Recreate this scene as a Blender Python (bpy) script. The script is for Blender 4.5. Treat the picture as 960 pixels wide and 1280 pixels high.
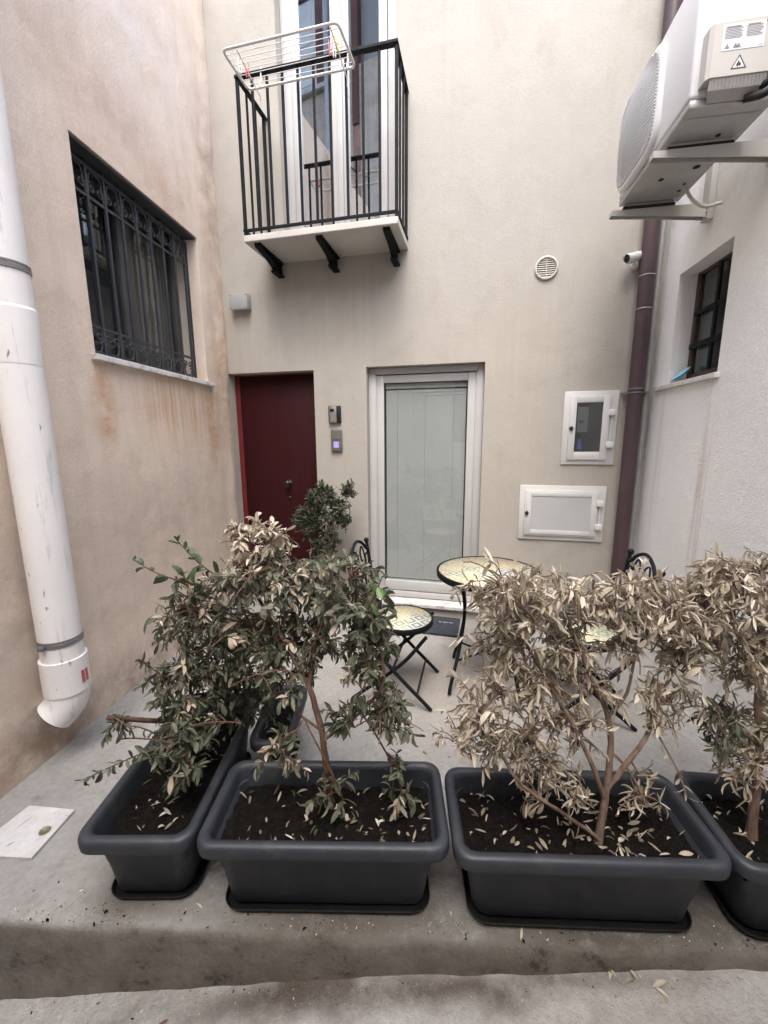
import bpy, bmesh, math, random
import numpy as np
from mathutils import Vector, Matrix, noise as mnoise
R = math.radians
PI = math.pi
random.seed(7)
for o in list(bpy.data.objects):
    bpy.data.objects.remove(o)
S = bpy.context.scene
COL = S.collection

# ------------------------------------------------------------------ camera
cd = bpy.data.cameras.new('camera')
cam = bpy.data.objects.new('camera', cd)
COL.objects.link(cam)
pitch, roll = 0.1772, 0.005816
fwd = Vector((0, math.cos(pitch), -math.sin(pitch)))
rt0, dn0 = Vector((1, 0, 0)), Vector((0, -math.sin(pitch), -math.cos(pitch)))
rt = math.cos(roll) * rt0 + math.sin(roll) * dn0
dn = -math.sin(roll) * rt0 + math.cos(roll) * dn0
m = Matrix.Identity(4)
for i in range(3):
    m[i][0] = rt[i]; m[i][1] = -dn[i]; m[i][2] = -fwd[i]
m[2][3] = 1.5
cam.matrix_world = m
cd.sensor_fit = 'VERTICAL'
cd.sensor_height = 36.0
cd.sensor_width = 27.0
cd.lens = 36.0 * 515.0 / 1280.0
cd.clip_start = 0.05
cd.clip_end = 500
S.camera = cam

# ------------------------------------------------------------------ sky, sun, exposure
SUN_EL, SUN_AZ = 62, 189
w = bpy.data.worlds.new('World')
S.world = w
w.use_nodes = True
nt = w.node_tree
bg = nt.nodes['Background']
sky = nt.nodes.new('ShaderNodeTexSky')
sky.sky_type = 'NISHITA'
sky.sun_disc = False
sky.sun_elevation = R(SUN_EL)
sky.sun_rotation = R(SUN_AZ)
sky.dust_density = 4.0
hs = nt.nodes.new('ShaderNodeHueSaturation')
hs.inputs['Saturation'].default_value = 0.72
nt.links.new(sky.outputs[0], hs.inputs['Color'])
nt.links.new(hs.outputs[0], bg.inputs['Color'])
bg.inputs['Strength'].default_value = 0.15
sl = bpy.data.lights.new('sun', 'SUN')
sl.energy = 0.5
sl.angle = R(75)
sl.color = (1, 0.99, 0.975)
so = bpy.data.objects.new('sun', sl)
COL.objects.link(so)
so.rotation_euler = (R(90 - SUN_EL), 0, R(180 - SUN_AZ))
S.view_settings.view_transform = 'Standard'
S.view_settings.look = 'None'
S.view_settings.gamma = 1.0
S.view_settings.exposure = 2.22
S.render.engine = 'CYCLES'
S.cycles.max_bounces = 10
S.cycles.diffuse_bounces = 5
S.cycles.transparent_max_bounces = 12

# ------------------------------------------------------------------ material helpers
class NT:
    def __init__(s, name):
        s.m = bpy.data.materials.new(name)
        s.m.use_nodes = True
        s.t = s.m.node_tree
        s.b = s.t.nodes['Principled BSDF']
        s.tc = s.n('ShaderNodeTexCoord')
    def n(s, typ, **kw):
        x = s.t.nodes.new(typ)
        for k, v in kw.items():
            setattr(x, k, v)
        return x
    def link(s, a, b):
        s.t.links.new(a, b)
    def put(s, sock, v):
        if hasattr(v, 'is_output'):
            s.link(v, sock)
        elif v is not None:
            if sock.type == 'RGBA' and len(v) == 3:
                v = (*v, 1)
            sock.default_value = v
    def obj(s):
        return s.tc.outputs['Object']
    def mapping(s, vec, scale=(1, 1, 1), loc=(0, 0, 0)):
        x = s.n('ShaderNodeMapping')
        s.link(vec, x.inputs['Vector'])
        x.inputs['Scale'].default_value = scale
        x.inputs['Location'].default_value = loc
        return x.outputs[0]
    def noise(s, scale=5, detail=4, vec=None, rough=0.55, dist=0):
        x = s.n('ShaderNodeTexNoise')
        s.link(vec or s.obj(), x.inputs['Vector'])
        x.inputs['Scale'].default_value = scale
        x.inputs['Detail'].default_value = detail
        x.inputs['Roughness'].default_value = rough
        x.inputs['Distortion'].default_value = dist
        return x.outputs['Fac']
    def ramp(s, fac, stops):
        x = s.n('ShaderNodeValToRGB')
        e = x.color_ramp.elements
        while len(e) < len(stops):
            e.new(0.5)
        for i, (p, c) in enumerate(stops):
            e[i].position = p
            if not isinstance(c, (tuple, list)):
                c = (c, c, c)
            e[i].color = (*c, 1)
        s.link(fac, x.inputs[0])
        return x.outputs[0]
    def mix(s, fac, a, b, mode='MIX'):
        x = s.n('ShaderNodeMix', data_type='RGBA', blend_type=mode)
        s.put(x.inputs[0], fac)
        s.put(x.inputs[6], a)
        s.put(x.inputs[7], b)
        return x.outputs[2]
    def math(s, op, a, b=0.0, c=None):
        x = s.n('ShaderNodeMath', operation=op)
        s.put(x.inputs[0], a); s.put(x.inputs[1], b)
        if c is not None:
            s.put(x.inputs[2], c)
        return x.outputs[0]
    def bump(s, h, strength=0.3, dist=0.01, nrm=None):
        x = s.n('ShaderNodeBump')
        x.inputs['Strength'].default_value = strength
        x.inputs['Distance'].default_value = dist
        s.link(h, x.inputs['Height'])
        if nrm is not None:
            s.link(nrm, x.inputs['Normal'])
        s.link(x.outputs[0], s.b.inputs['Normal'])
        return x.outputs[0]
    def spot(s, cx, cz, rx, rz, soft=1.0, axes='xz', warp=0.0):
        """elliptical mask, 1 in its middle to 0 at its edge, in object space"""
        vec = s.obj()
        if warp:
            nn = s.n('ShaderNodeTexNoise')
            s.link(vec, nn.inputs['Vector'])
            nn.inputs['Scale'].default_value = 3.5
            nn.inputs['Detail'].default_value = 3
            v1 = s.n('ShaderNodeVectorMath', operation='SUBTRACT')
            s.link(nn.outputs['Color'], v1.inputs[0]); v1.inputs[1].default_value = (.5, .5, .5)
            v2 = s.n('ShaderNodeVectorMath', operation='MULTIPLY_ADD')
            s.link(v1.outputs[0], v2.inputs[0]); v2.inputs[1].default_value = (warp, warp, warp)
            s.link(vec, v2.inputs[2])
            vec = v2.outputs[0]
        sc = (1 / rx, 0, 1 / rz) if axes == 'xz' else (1 / rx, 1 / rz, 0)
        lo = (-cx / rx, 0, -cz / rz) if axes == 'xz' else (-cx / rx, -cz / rz, 0)
        mp = s.mapping(vec, sc, lo)
        L = s.n('ShaderNodeVectorMath', operation='LENGTH')
        s.link(mp, L.inputs[0])
        mr = s.n('ShaderNodeMapRange', interpolation_type='SMOOTHSTEP')
        s.link(L.outputs['Value'], mr.inputs[0])
        mr.inputs[1].default_value = 1 - soft; mr.inputs[2].default_value = 1
        mr.inputs[3].default_value = 1; mr.inputs[4].default_value = 0
        return mr.outputs[0]
    def streaks(s, sx=26, sz=1.1, lo=.5, hi=.72):
        f = s.noise(1, 4, s.mapping(s.obj(), (sx, sx, sz)), .6)
        return s.ramp(f, [(lo, 0), (hi, 1)])
    def fin(s, col=None, rough=None, metal=0, spec=None):
        s.put(s.b.inputs['Base Color'], col)
        s.put(s.b.inputs['Roughness'], rough)
        s.b.inputs['Metallic'].default_value = metal
        if spec is not None:
            s.b.inputs['Specular IOR Level'].default_value = spec
        return s.m

def paint(name, col, rough=.5, var=.12, scale=6, metal=0, bump=.05, bscale=60, spec=None, dirt=None):
    k = NT(name)
    f = k.noise(scale, 5)
    a = tuple(c * (1 - var) for c in col); b = tuple(min(1, c * (1 + var)) for c in col)
    c = k.ramp(f, [(.3, a), (.7, b)])
    if dirt:
        d = k.ramp(k.noise(scale * 2.3, 6, rough=.7), [(.55, 0), (.75, 1)])
        c = k.mix(k.math('MULTIPLY', d, dirt[1]), c, dirt[0])
    if bump:
        k.bump(k.noise(bscale, 3), bump, .01)
    r = k.ramp(k.noise(scale * 1.7, 4), [(.3, rough * .85), (.7, min(1, rough * 1.15))])
    return k.fin(c, r, metal, spec)

# ------------------------------------------------------------------ mesh helpers
class MB:
    def __init__(s):
        s.bm = bmesh.new()
    def box(s, x0, x1, y0, y1, z0, z1, bevel=0, mi=0, seg=2):
        b = s.bm
        v = [b.verts.new((x, y, z)) for z in (z0, z1) for y in (y0, y1) for x in (x0, x1)]
        fs = [b.faces.new([v[i] for i in q]) for q in ((0, 2, 3, 1), (4, 5, 7, 6), (0, 1, 5, 4), (2, 6, 7, 3), (0, 4, 6, 2), (1, 3, 7, 5))]
        for f in fs:
            f.material_index = mi
        if bevel:
            es = set(e for f in fs for e in f.edges)
            bmesh.ops.bevel(b, geom=list(es), offset=bevel, segments=seg, affect='EDGES', profile=.5)
        return s
    def quad(s, pts, mi=0):
        f = s.bm.faces.new([s.bm.verts.new(p) for p in pts]); f.material_index = mi
        return s
    def prism(s, pts, d, mi=0):
        """pts: planar polygon, d: extrusion vector"""
        d = Vector(d)
        a = [s.bm.verts.new(p) for p in pts]
        c = [s.bm.verts.new(Vector(p) + d) for p in pts]
        n = len(pts)
        fs = [s.bm.faces.new(list(reversed(a))), s.bm.faces.new(c)]
        for i in range(n):
            fs.append(s.bm.faces.new([a[i], a[(i + 1) % n], c[(i + 1) % n], c[i]]))
        for f in fs:
            f.material_index = mi
        return s
    def tube(s, pts, r, n=8, mi=0, cap=True, closed=False, flat=None):
        pts = [Vector(p) for p in pts]
        N = len(pts)
        rs = r if isinstance(r, (list, tuple)) else [r] * N
        T = []
        for i in range(N):
            if closed:
                t = pts[(i + 1) % N] - pts[i - 1]
            else:
                t = pts[min(i + 1, N - 1)] - pts[max(i - 1, 0)]
            T.append(t.normalized() if t.length > 1e-9 else Vector((0, 0, 1)))
        ref = Vector((0, 0, 1)) if abs(T[0].z) < .9 else Vector((1, 0, 0))
        u = (ref - T[0] * ref.dot(T[0])).normalized()
        rings = []
        for i in range(N):
            u = u - T[i] * u.dot(T[i])
            u = u.normalized() if u.length > 1e-6 else T[i].orthogonal().normalized()
            v = T[i].cross(u)
            ring = []
            for k in range(n):
                a = 2 * PI * (k + .5) / n
                ru = rs[i]; rv = rs[i] * (flat or 1)
                ring.append(s.bm.verts.new(pts[i] + u * ru * math.cos(a) + v * rv * math.sin(a)))
            rings.append(ring)
        for i in range(N if closed else N - 1):
            a, b = rings[i], rings[(i + 1) % N]
            for k in range(n):
                f = s.bm.faces.new([a[k], a[(k + 1) % n], b[(k + 1) % n], b[k]])
                f.material_index = mi; f.smooth = True
        if cap and not closed:
            for ring in (list(reversed(rings[0])), rings[-1]):     # own vertices: the rim stays crisp
                f = s.bm.faces.new([s.bm.verts.new(q.co) for q in ring]); f.material_index = mi
        return s
    def lathe(s, prof, c=(0, 0, 0), axis=(0, 0, 1), n=32, mi=0):
        ax = Vector(axis).normalized(); u = ax.orthogonal().normalized(); v = ax.cross(u); c = Vector(c)
        rings = []
        for r, h in prof:
            if r < 1e-6:
                rings.append([s.bm.verts.new(c + ax * h)])
            else:
                rings.append([s.bm.verts.new(c + ax * h + (u * math.cos(2 * PI * k / n) + v * math.sin(2 * PI * k / n)) * r) for k in range(n)])
        for a, b in zip(rings, rings[1:]):
            for k in range(n):
                k2 = (k + 1) % n
                if len(a) == 1 and len(b) == 1:
                    continue
                if len(a) == 1:
                    vs = [a[0], b[k2], b[k]]
                elif len(b) == 1:
                    vs = [a[k], a[k2], b[0]]
                else:
                    vs = [a[k], a[k2], b[k2], b[k]]
                f = s.bm.faces.new(vs); f.smooth = True; f.material_index = mi
        return s
    def ball(s, c, r, mi=0, n=12):
        prof = [(r * math.sin(PI * i / 8), -r * math.cos(PI * i / 8)) for i in range(9)]
        return s.lathe(prof, c, n=n, mi=mi)
    def build(s, name, mats, parent=None, smooth=None, loc=None, rotz=None, fixn=True):
        me = bpy.data.meshes.new(name)
        if fixn:
            bmesh.ops.recalc_face_normals(s.bm, faces=s.bm.faces[:])
        s.bm.to_mesh(me); s.bm.free()
        for mm in (mats if isinstance(mats, (list, tuple)) else [mats]):
            me.materials.append(mm)
        if smooth:
            me.polygons.foreach_set('use_smooth', [True] * len(me.polygons))
            try:
                me.set_sharp_from_angle(angle=R(smooth))
            except Exception:
                pass
        o = bpy.data.objects.new(name, me)
        COL.objects.link(o)
        if parent:
            o.parent = parent
        if loc is not None:
            o.location = loc
        if rotz is not None:
            o.rotation_euler.z = rotz
        return o

def tag(o, label, cat, group=None, kind=None):
    if label: o['label'] = label
    if cat: o['category'] = cat
    if group: o['group'] = group
    if kind: o['kind'] = kind
    return o

def thing(name, label, cat, loc=(0, 0, 0), rotz=0, group=None):
    o = bpy.data.objects.new(name, None)
    COL.objects.link(o)
    o.empty_display_size = .1
    o.location = loc
    o.rotation_euler.z = rotz
    return tag(o, label, cat, group)

def structure(o):
    o['kind'] = 'structure'
    return o

def copy_tree(o, parent=None):
    c = o.copy(); COL.objects.link(c)
    if parent:
        c.parent = parent
    for ch in o.children:
        copy_tree(ch, c)
    return c

def bez(p0, p1, p2, p3, n=10):
    p0, p1, p2, p3 = map(Vector, (p0, p1, p2, p3))
    return [p0 * (1 - t) ** 3 + p1 * 3 * t * (1 - t) ** 2 + p2 * 3 * t * t * (1 - t) + p3 * t ** 3 for t in [i / (n - 1) for i in range(n)]]

def spline(P, n=6):
    """Catmull-Rom through points"""
    P = [Vector(p) for p in P]
    Q = [P[0] * 2 - P[1]] + P + [P[-1] * 2 - P[-2]]
    out = []
    for i in range(1, len(Q) - 2):
        a, b, c, d = Q[i - 1:i + 3]
        for k in range(n):
            t = k / n
            out.append(.5 * ((2 * b) + (c - a) * t + (2 * a - 5 * b + 4 * c - d) * t * t + (3 * b - a - 3 * c + d) * t ** 3))
    out.append(P[-1])
    return out

# ------------------------------------------------------------------ walls' frames
# back house: local x runs along the facade from the left corner, local y goes into the wall
CL = Vector((-1.365, 3.745, 0)); AB = -0.228552
db = Vector((math.cos(AB), math.sin(AB), 0)); nb = Vector((-math.sin(AB), math.cos(AB), 0))
# left house: local x runs into depth (negative = towards the camera), local y into the wall
dl = Vector((.223, 1.853, 0)).normalized(); AL = math.atan2(dl.y, dl.x)
# right house: local x runs into depth, local y points OUT to the courtyard
CR = Vector((1.88, 2.99, 0)); dr = Vector((math.sin(.164762), math.cos(.164762), 0)); AR = math.atan2(dr.y, dr.x)
nr = Vector((-dr.y, dr.x, 0))

def WB(s, o, z): return CL + db * s - nb * o + Vector((0, 0, z))
def WL(s, o, z): return CL + dl * s + Vector((dl.y, -dl.x, 0)) * o + Vector((0, 0, z))
def WR(s, o, z): return CR + dr * s + nr * o + Vector((0, 0, z))

def wall_mesh(x0, x1, z0, z1, holes, depth=.3, step=.07, disp=None, sgn=1, reveal=.15):
    """solid wall with recessed openings; front at y=0, into the wall is y*sgn; each hole closes at its own depth"""
    xs = set([x0, x1]); zs = set([z0, z1])
    for h in holes:
        xs |= {h[0], h[1]}; zs |= {h[2], h[3]}
    def fill(v):
        v = sorted(v); out = []
        for a, b in zip(v, v[1:]):
            n = max(1, int(round((b - a) / step)))
            out += [a + (b - a) * i / n for i in range(n)]
        return out + [v[-1]]
    X, Z = fill(xs), fill(zs)
    mb = MB(); bm = mb.bm
    V = {}
    def dedge(x, z):
        d = min(x - x0, x1 - x, z - z0, z1 - z)
        for a, b, c, e in [h[:4] for h in holes]:
            dx = max(a - x, x - b, 0); dz = max(c - z, z - e, 0)
            if a < x < b and c < z < e:
                return 0
            d = min(d, math.hypot(dx, dz))
        return d
    def vert(i, j):
        if (i, j) not in V:
            x, z = X[i], Z[j]
            y = 0
            if disp:
                y = disp(x, z) * min(1, dedge(x, z) / .05)
            V[(i, j)] = bm.verts.new((x, y, z))
        return V[(i, j)]
    for i in range(len(X) - 1):
        for j in range(len(Z) - 1):
            cx, cz = (X[i] + X[i + 1]) / 2, (Z[j] + Z[j + 1]) / 2
            if any(a < cx < b and c < cz < e for a, b, c, e in [h[:4] for h in holes]):
                continue
            f = bm.faces.new([vert(i, j), vert(i + 1, j), vert(i + 1, j + 1), vert(i, j + 1)])
            f.smooth = True
    D = depth * sgn
    for h in holes:
        a, b, c, e = h[:4]; r = (h[4] if len(h) > 4 else reveal) * sgn
        P = [(a, c), (b, c), (b, e), (a, e)]
        for k in range(4):
            p, q = P[k], P[(k + 1) % 4]
            mb.quad([(p[0], 0, p[1]), (q[0], 0, q[1]), (q[0], r, q[1]), (p[0], r, p[1])])
        mb.quad([(a, r, c), (b, r, c), (b, r, e), (a, r, e)], 1)
    P = [(x0, z0), (x1, z0), (x1, z1), (x0, z1)]
    for k in range(4):
        p, q = P[k], P[(k + 1) % 4]
        mb.quad([(p[0], 0, p[1]), (q[0], 0, q[1]), (q[0], D, q[1]), (p[0], D, p[1])])
    mb.quad([(x0, D, z0), (x1, D, z0), (x1, D, z1), (x0, D, z1)])
    return mb

def nz(x, y, z, sc, oc=3):
    return mnoise.fractal(Vector((x * sc, y * sc, z * sc)), 1.0, 2.0, oc)

# ------------------------------------------------------------------ materials
def plaster(name, base, var, bump_s, bscale, stains_and_shade=(), grain=0.5, blotch=1.3, blotchcol=None, streak=None):
    k = NT(name)
    f = k.noise(blotch, 6, rough=.62)
    lo = tuple(c * (1 - var) for c in base); hi = tuple(min(.9, c * (1 + var)) for c in base)
    c = k.ramp(f, [(.28, lo), (.5, base), (.72, hi)])
    if blotchcol:
        g = k.ramp(k.noise(blotch * 2.1, 7, rough=.7, dist=.6), [(.5, 0), (.68, 1)])
        c = k.mix(k.math('MULTIPLY', g, .55), c, blotchcol)
    fine = k.ramp(k.noise(bscale * 1.3, 3), [(.3, (.86, .86, .86)), (.7, (1.1, 1.1, 1.1))])
    c = k.mix(grain, c, fine, 'MULTIPLY')
    if streak:
        c = k.mix(k.math('MULTIPLY', k.streaks(14, .35, .5, .75), streak[1]), c, streak[0])
    for st in stains_and_shade:
        cx, cz, rx, rz, colr, amt, kind = st
        mk = k.spot(cx, cz, rx, rz, 1.0, warp=.12 if kind != 's' else .03)
        if kind == 's':
            mk = k.math('MULTIPLY', mk, k.streaks(30, 1.0, .38, .62))
        elif kind == 'b':
            mk = k.math('MULTIPLY', mk, k.ramp(k.noise(5, 6, rough=.7), [(.35, 0), (.62, 1)]))
        c = k.mix(k.math('MULTIPLY', mk, amt), c, colr)
    h1 = k.noise(bscale, 4, rough=.65)
    h2 = k.noise(bscale * .12, 3)
    h = k.math('MULTIPLY_ADD', h2, 1.2, h1)
    k.bump(h, bump_s, .012)
    return k.fin(c, .93, 0, .2)

M = {}
M['back'] = plaster('cream_plaster', (.412, .388, .350), .07, .17, 80, [
    (1.0, 2.55, 1.0, .55, (.35, .30, .24), .30, 's'),
    (.2, 2.3, .5, .6, (.36, .305, .24), .35, 's'),
    (2.45, 2.2, .5, .8, (.37, .32, .255), .35, 's'),
    (2.9, 1.0, .7, .5, (.36, .315, .26), .35, 'b'),
    (2.4, 3.1, 1.2, 1.2, (.37, .36, .35), .6, 'b'),
    (3.2, 1.4, .3, 1.5, (.34, .29, .245), .35, 's'),
    (.02, 3.3, .14, 1.6, (.40, .31, .25), .5, 'b'),
    (1.9, .35, 1.9, .5, (.36, .31, .265), .4, 'b'),
], grain=.38, blotchcol=(.350, .318, .28), streak=((.31, .265, .21), .16))
M['left'] = plaster('pink_beige_plaster', (.70, .592, .50), .08, .40, 120, [
    (-1.2, 3.35, .8, .5, (.42, .26, .17), .55, 'b'),
    (-.75, 3.1, .5, .35, (.44, .28, .19), .5, 'b'),
    (-2.3, 3.3, .9, 1.1, (.73, .67, .645), .75, 'b'),
    (-1.0, 3.9, 1.4, .9, (.72, .66, .635), .75, 'b'),
    (-.1, 3.4, .22, 1.3, (.33, .24, .19), .75, 'b'),
    (-.07, 2.0, .2, 1.1, (.40, .24, .12), .8, 'b'),
    (-1.42, 1.72, .12, .45, (.50, .24, .08), .9, 'b'),
    (-.30, 1.62, .16, .5, (.42, .20, .07), .9, 'b'),
    (-.7, 1.72, .7, .42, (.50, .29, .14), .75, 's'),
    (-1.0, .9, 1.2, .75, (.46, .385, .33), .7, 'b'),
    (-2.2, .7, .7, .8, (.44, .37, .315), .7, 'b'),
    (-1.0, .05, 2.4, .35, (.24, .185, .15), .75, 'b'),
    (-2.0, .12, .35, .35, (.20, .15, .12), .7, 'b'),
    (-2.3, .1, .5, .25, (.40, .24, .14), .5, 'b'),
], grain=.75, blotch=1.7, blotchcol=(.56, .445, .355), streak=((.48, .38, .31), .25))
M['right'] = plaster('white_stippled_plaster', (.86, .855, .84), .05, .6, 120, [
    (-.72, 1.2, .08, .9, (.42, .27, .16), .5, 's'),
    (-.2, 1.3, .08, .8, (.50, .42, .34), .4, 's'),
    (-.6, .1, 1.4, .5, (.48, .43, .38), .5, 'b'),
    (-.5, 2.75, .5, .35, (.50, .46, .40), .5, 'b'),
], grain=.6)
M['opp'] = plaster('old_grey_plaster', (.62, .55, .48), .2, .5, 30, [], blotch=.8, blotchcol=(.30, .22, .18), streak=((.2, .17, .15), .5))

def concrete(name, base, dark, bs=.5, stains_and_shade=()):
    k = NT(name)
    f = k.noise(2.2, 8, rough=.68, dist=.3)
    c = k.ramp(f, [(.3, dark), (.5, base), (.75, tuple(min(.8, x * 1.18) for x in base))])
    g = k.ramp(k.noise(38, 4, rough=.7), [(.3, (.8, .8, .8)), (.6, (1.08, 1.08, 1.08))])
    c = k.mix(.8, c, g, 'MULTIPLY')
    sp = k.ramp(k.noise(9, 8, rough=.75), [(.60, 0), (.68, 1)])
    c = k.mix(k.math('MULTIPLY', sp, .35), c, tuple(x * .5 for x in dark))
    for (cx, cy, rx, ry, col, amt) in stains_and_shade:
        mk = k.spot(cx, cy, rx, ry, 1, 'xy', .15)
        mk = k.math('MULTIPLY', mk, k.ramp(k.noise(6, 6, rough=.7), [(.18, 0), (.5, 1)]))
        c = k.mix(k.math('MULTIPLY', mk, amt), c, col)
    pit = k.ramp(k.noise(150, 3, rough=.6), [(.26, 1), (.34, 0)])
    c = k.mix(k.math('MULTIPLY', pit, .5), c, tuple(x * .45 for x in dark))
    gr = k.ramp(k.noise(260, 2), [(.64, 0), (.72, 1)])
    c = k.mix(k.math('MULTIPLY', gr, .35), c, tuple(min(.8, x * 1.5) for x in base))
    h = k.math('MULTIPLY_ADD', k.noise(8, 5), 1.5, k.noise(70, 4, rough=.7))
    k.bump(h, bs, .016)
    # worn trowel pits and cracks
    return k, c

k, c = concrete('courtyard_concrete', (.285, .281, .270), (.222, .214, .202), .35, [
    (-.15, 1.06, .75, .26, (.085, .073, .060), .95), (.65, 1.02, .75, .26, (.070, .060, .049), .95), (1.2, 1.0, .5, .3, (.075, .065, .053), .9), (-.82, 1.13, .26, .14, (.10, .088, .073), .9),  # shade around the pots, painted into the concrete as dark patches
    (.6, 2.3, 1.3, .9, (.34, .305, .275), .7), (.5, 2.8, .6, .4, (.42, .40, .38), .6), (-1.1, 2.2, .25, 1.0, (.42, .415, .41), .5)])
vo = k.n('ShaderNodeTexVoronoi', feature='DISTANCE_TO_EDGE')
wv = k.n('ShaderNodeTexNoise'); k.link(k.obj(), wv.inputs['Vector']); wv.inputs['Scale'].default_value = 4; wv.inputs['Detail'].default_value = 5
wm = k.mix(.12, k.obj(), wv.outputs['Color'])
k.link(wm, vo.inputs['Vector']); vo.inputs['Scale'].default_value = 1.1
crk = k.ramp(vo.outputs['Distance'], [(0, 1), (.0045, 0)])
c = k.mix(k.math('MULTIPLY', k.math('MULTIPLY', crk, k.ramp(k.noise(1.3, 3), [(.45, 0), (.6, 1)])), .75), c, (.10, .092, .085))
# damp dirt on the vertical face of the step
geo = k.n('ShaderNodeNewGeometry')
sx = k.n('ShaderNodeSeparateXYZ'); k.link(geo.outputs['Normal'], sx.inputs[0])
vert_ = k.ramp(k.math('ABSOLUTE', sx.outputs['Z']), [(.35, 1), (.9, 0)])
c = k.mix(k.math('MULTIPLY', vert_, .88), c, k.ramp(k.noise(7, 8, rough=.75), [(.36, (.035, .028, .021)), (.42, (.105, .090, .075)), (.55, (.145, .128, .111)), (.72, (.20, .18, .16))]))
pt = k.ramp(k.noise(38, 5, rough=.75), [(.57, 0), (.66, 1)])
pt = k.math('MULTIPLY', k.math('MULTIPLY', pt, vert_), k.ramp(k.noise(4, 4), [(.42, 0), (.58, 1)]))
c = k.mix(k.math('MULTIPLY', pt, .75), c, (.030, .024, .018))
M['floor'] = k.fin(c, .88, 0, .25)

k, c = concrete('street_concrete', (.43, .418, .398), (.24, .225, .205), 1.0, [
    (.25, .96, 1.1, .07, (.10, .08, .065), .9), (.8, .8, .6, .25, (.24, .215, .19), .6), (-.3, .98, .6, .1, (.08, .062, .05), .9)])
M['street'] = k.fin(c, .92, 0, .2)

# white pvc, weathered
def pvc(name, base, scuff, amt=.5):
    k = NT(name)
    c = k.ramp(k.noise(3, 5), [(.3, tuple(x * .9 for x in base)), (.7, base)])
    s = k.math('MULTIPLY', k.ramp(k.noise(1, 5, k.mapping(k.obj(), (30, 30, 3)), .7), [(.58, 0), (.66, 1)]), amt)
    c = k.mix(s, c, scuff)
    d = k.math('MULTIPLY', k.ramp(k.noise(48, 3, k.mapping(k.obj(), (1, 1, .3)), .5), [(.70, 0), (.73, 1)]), .75)
    c = k.mix(d, c, (.10, .10, .12))
    k.bump(k.noise(25, 3), .08, .01)
    return k.fin(c, .42, 0, .4)
M['pvc'] = pvc('weathered_white_pvc', (.80, .785, .775), (.42, .42, .46))
M['maroon'] = paint('maroon_painted_metal', (.062, .036, .042), .5, .25, 3, 0, .05, 40, dirt=((.16, .11, .11), .4))
M['greymetal'] = paint('grey_galvanised_metal', (.32, .32, .32), .5, .15, 8, .3)
M['clamp'] = paint('grey_steel_clamp', (.22, .22, .23), .45, .2, 8, .6)
M['iron'] = paint('black_iron', (.007, .009, .012), .62, .3, 12, 0, .12, 90, spec=.16, dirt=((.03, .028, .026), .3))
M['grille'] = paint('charcoal_iron', (.035, .038, .046), .5, .2, 10, 0, .12, 90)
M['pvcwhite'] = paint('white_window_frame', (.45, .45, .447), .38, .04, 4, 0, .02, 40)
M['marble'] = None
k = NT('worn_marble')
vn = k.ramp(k.noise(9, 8, rough=.65, dist=1.5), [(.38, (.40, .385, .37)), (.5, (.60, .585, .565)), (.7, (.68, .665, .65))])
dk = k.ramp(k.noise(30, 5, rough=.8), [(.62, 0), (.72, 1)])
M['marble'] = k.fin(k.mix(k.math('MULTIPLY', dk, .4), vn, (.30, .27, .24)), .6, 0, .4)
k = NT('whitewashed_stone')
vn = k.ramp(k.noise(6, 8, rough=.7), [(.35, (.44, .435, .43)), (.6, (.56, .56, .57))])
dk = k.ramp(k.noise(40, 5, rough=.8), [(.60, 0), (.68, 1)])
k.bump(k.noise(60, 4), .3, .01)
sp2 = k.ramp(k.noise(14, 6, rough=.75), [(.5, 0), (.62, 1)])
vn = k.mix(k.math('MULTIPLY', sp2, .4), vn, (.42, .41, .40))
M['drain'] = k.fin(k.mix(k.math('MULTIPLY', dk, .7), vn, (.24, .24, .25)), .85, 0, .3)
k = NT('dark_red_door')
g = k.ramp(k.noise(1, 4, k.mapping(k.obj(), (45, 45, 1.2)), .6), [(.3, (.026, .0028, .0046)), (.7, (.036, .0040, .0062))])
k.bump(k.noise(1, 4, k.mapping(k.obj(), (60, 60, 1.5)), .6), .12, .01)
M['door'] = k.fin(g, .55, 0, .2)
M['doorframe'] = paint('bright_red_door_frame', (.13, .013, .014), .45, .15, 6)
M['bronze'] = paint('dark_bronze', (.06, .05, .045), .35, .2, 10, .8)
M['dark'] = paint('dark_interior', (.012, .013, .015), .9, .2, 3)
M['soffit'] = paint('charcoal_metal_lining', (.045, .050, .056), .5, .15, 5)
M['whiteplastic'] = paint('white_plastic', (.66, .66, .66), .4, .03, 4, 0, .01)
M['acwhite'] = paint('cream_white_enamel', (.70, .705, .715), .32, .03, 3, 0, .01)
M['acgrey'] = paint('weathered_zinc_pan', (.40, .395, .38), .45, .18, 5, .35, .05, dirt=((.2, .18, .16), .4))
M['accover'] = paint('beige_grey_plastic_cover', (.52, .505, .475), .5, .05, 4, 0, .02)
M['bracket'] = paint('grey_beige_bracket', (.46, .455, .43), .5, .06, 5, 0, .03)
M['rubber'] = paint('black_rubber', (.012, .012, .013), .8, .2, 12)
M['boxgrey'] = paint('grey_plastic_box', (.33, .335, .335), .5, .05, 5, 0, .02)
M['cabinet'] = paint('white_cabinet_enamel', (.58, .577, .57), .4, .03, 4, 0, .02)
M['cabpanel'] = paint('pale_grey_panel', (.44, .45, .455), .45, .04, 4)
M['black'] = paint('black_plastic', (.012, .012, .014), .35, .2, 6, 0, .01)
M['silver'] = paint('brushed_silver', (.34, .335, .33), .35, .1, 20, .6)
M['keypad'] = paint('grey_keypad_case', (.16, .155, .15), .4, .08, 6, .2)
M['ink'] = paint('grey_printed_ink', (.23, .23, .25), .6, .1, 50, 0, 0)
M['inkdark'] = paint('black_printed_ink', (.035, .035, .035), .6, .1, 50, 0, 0)
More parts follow.
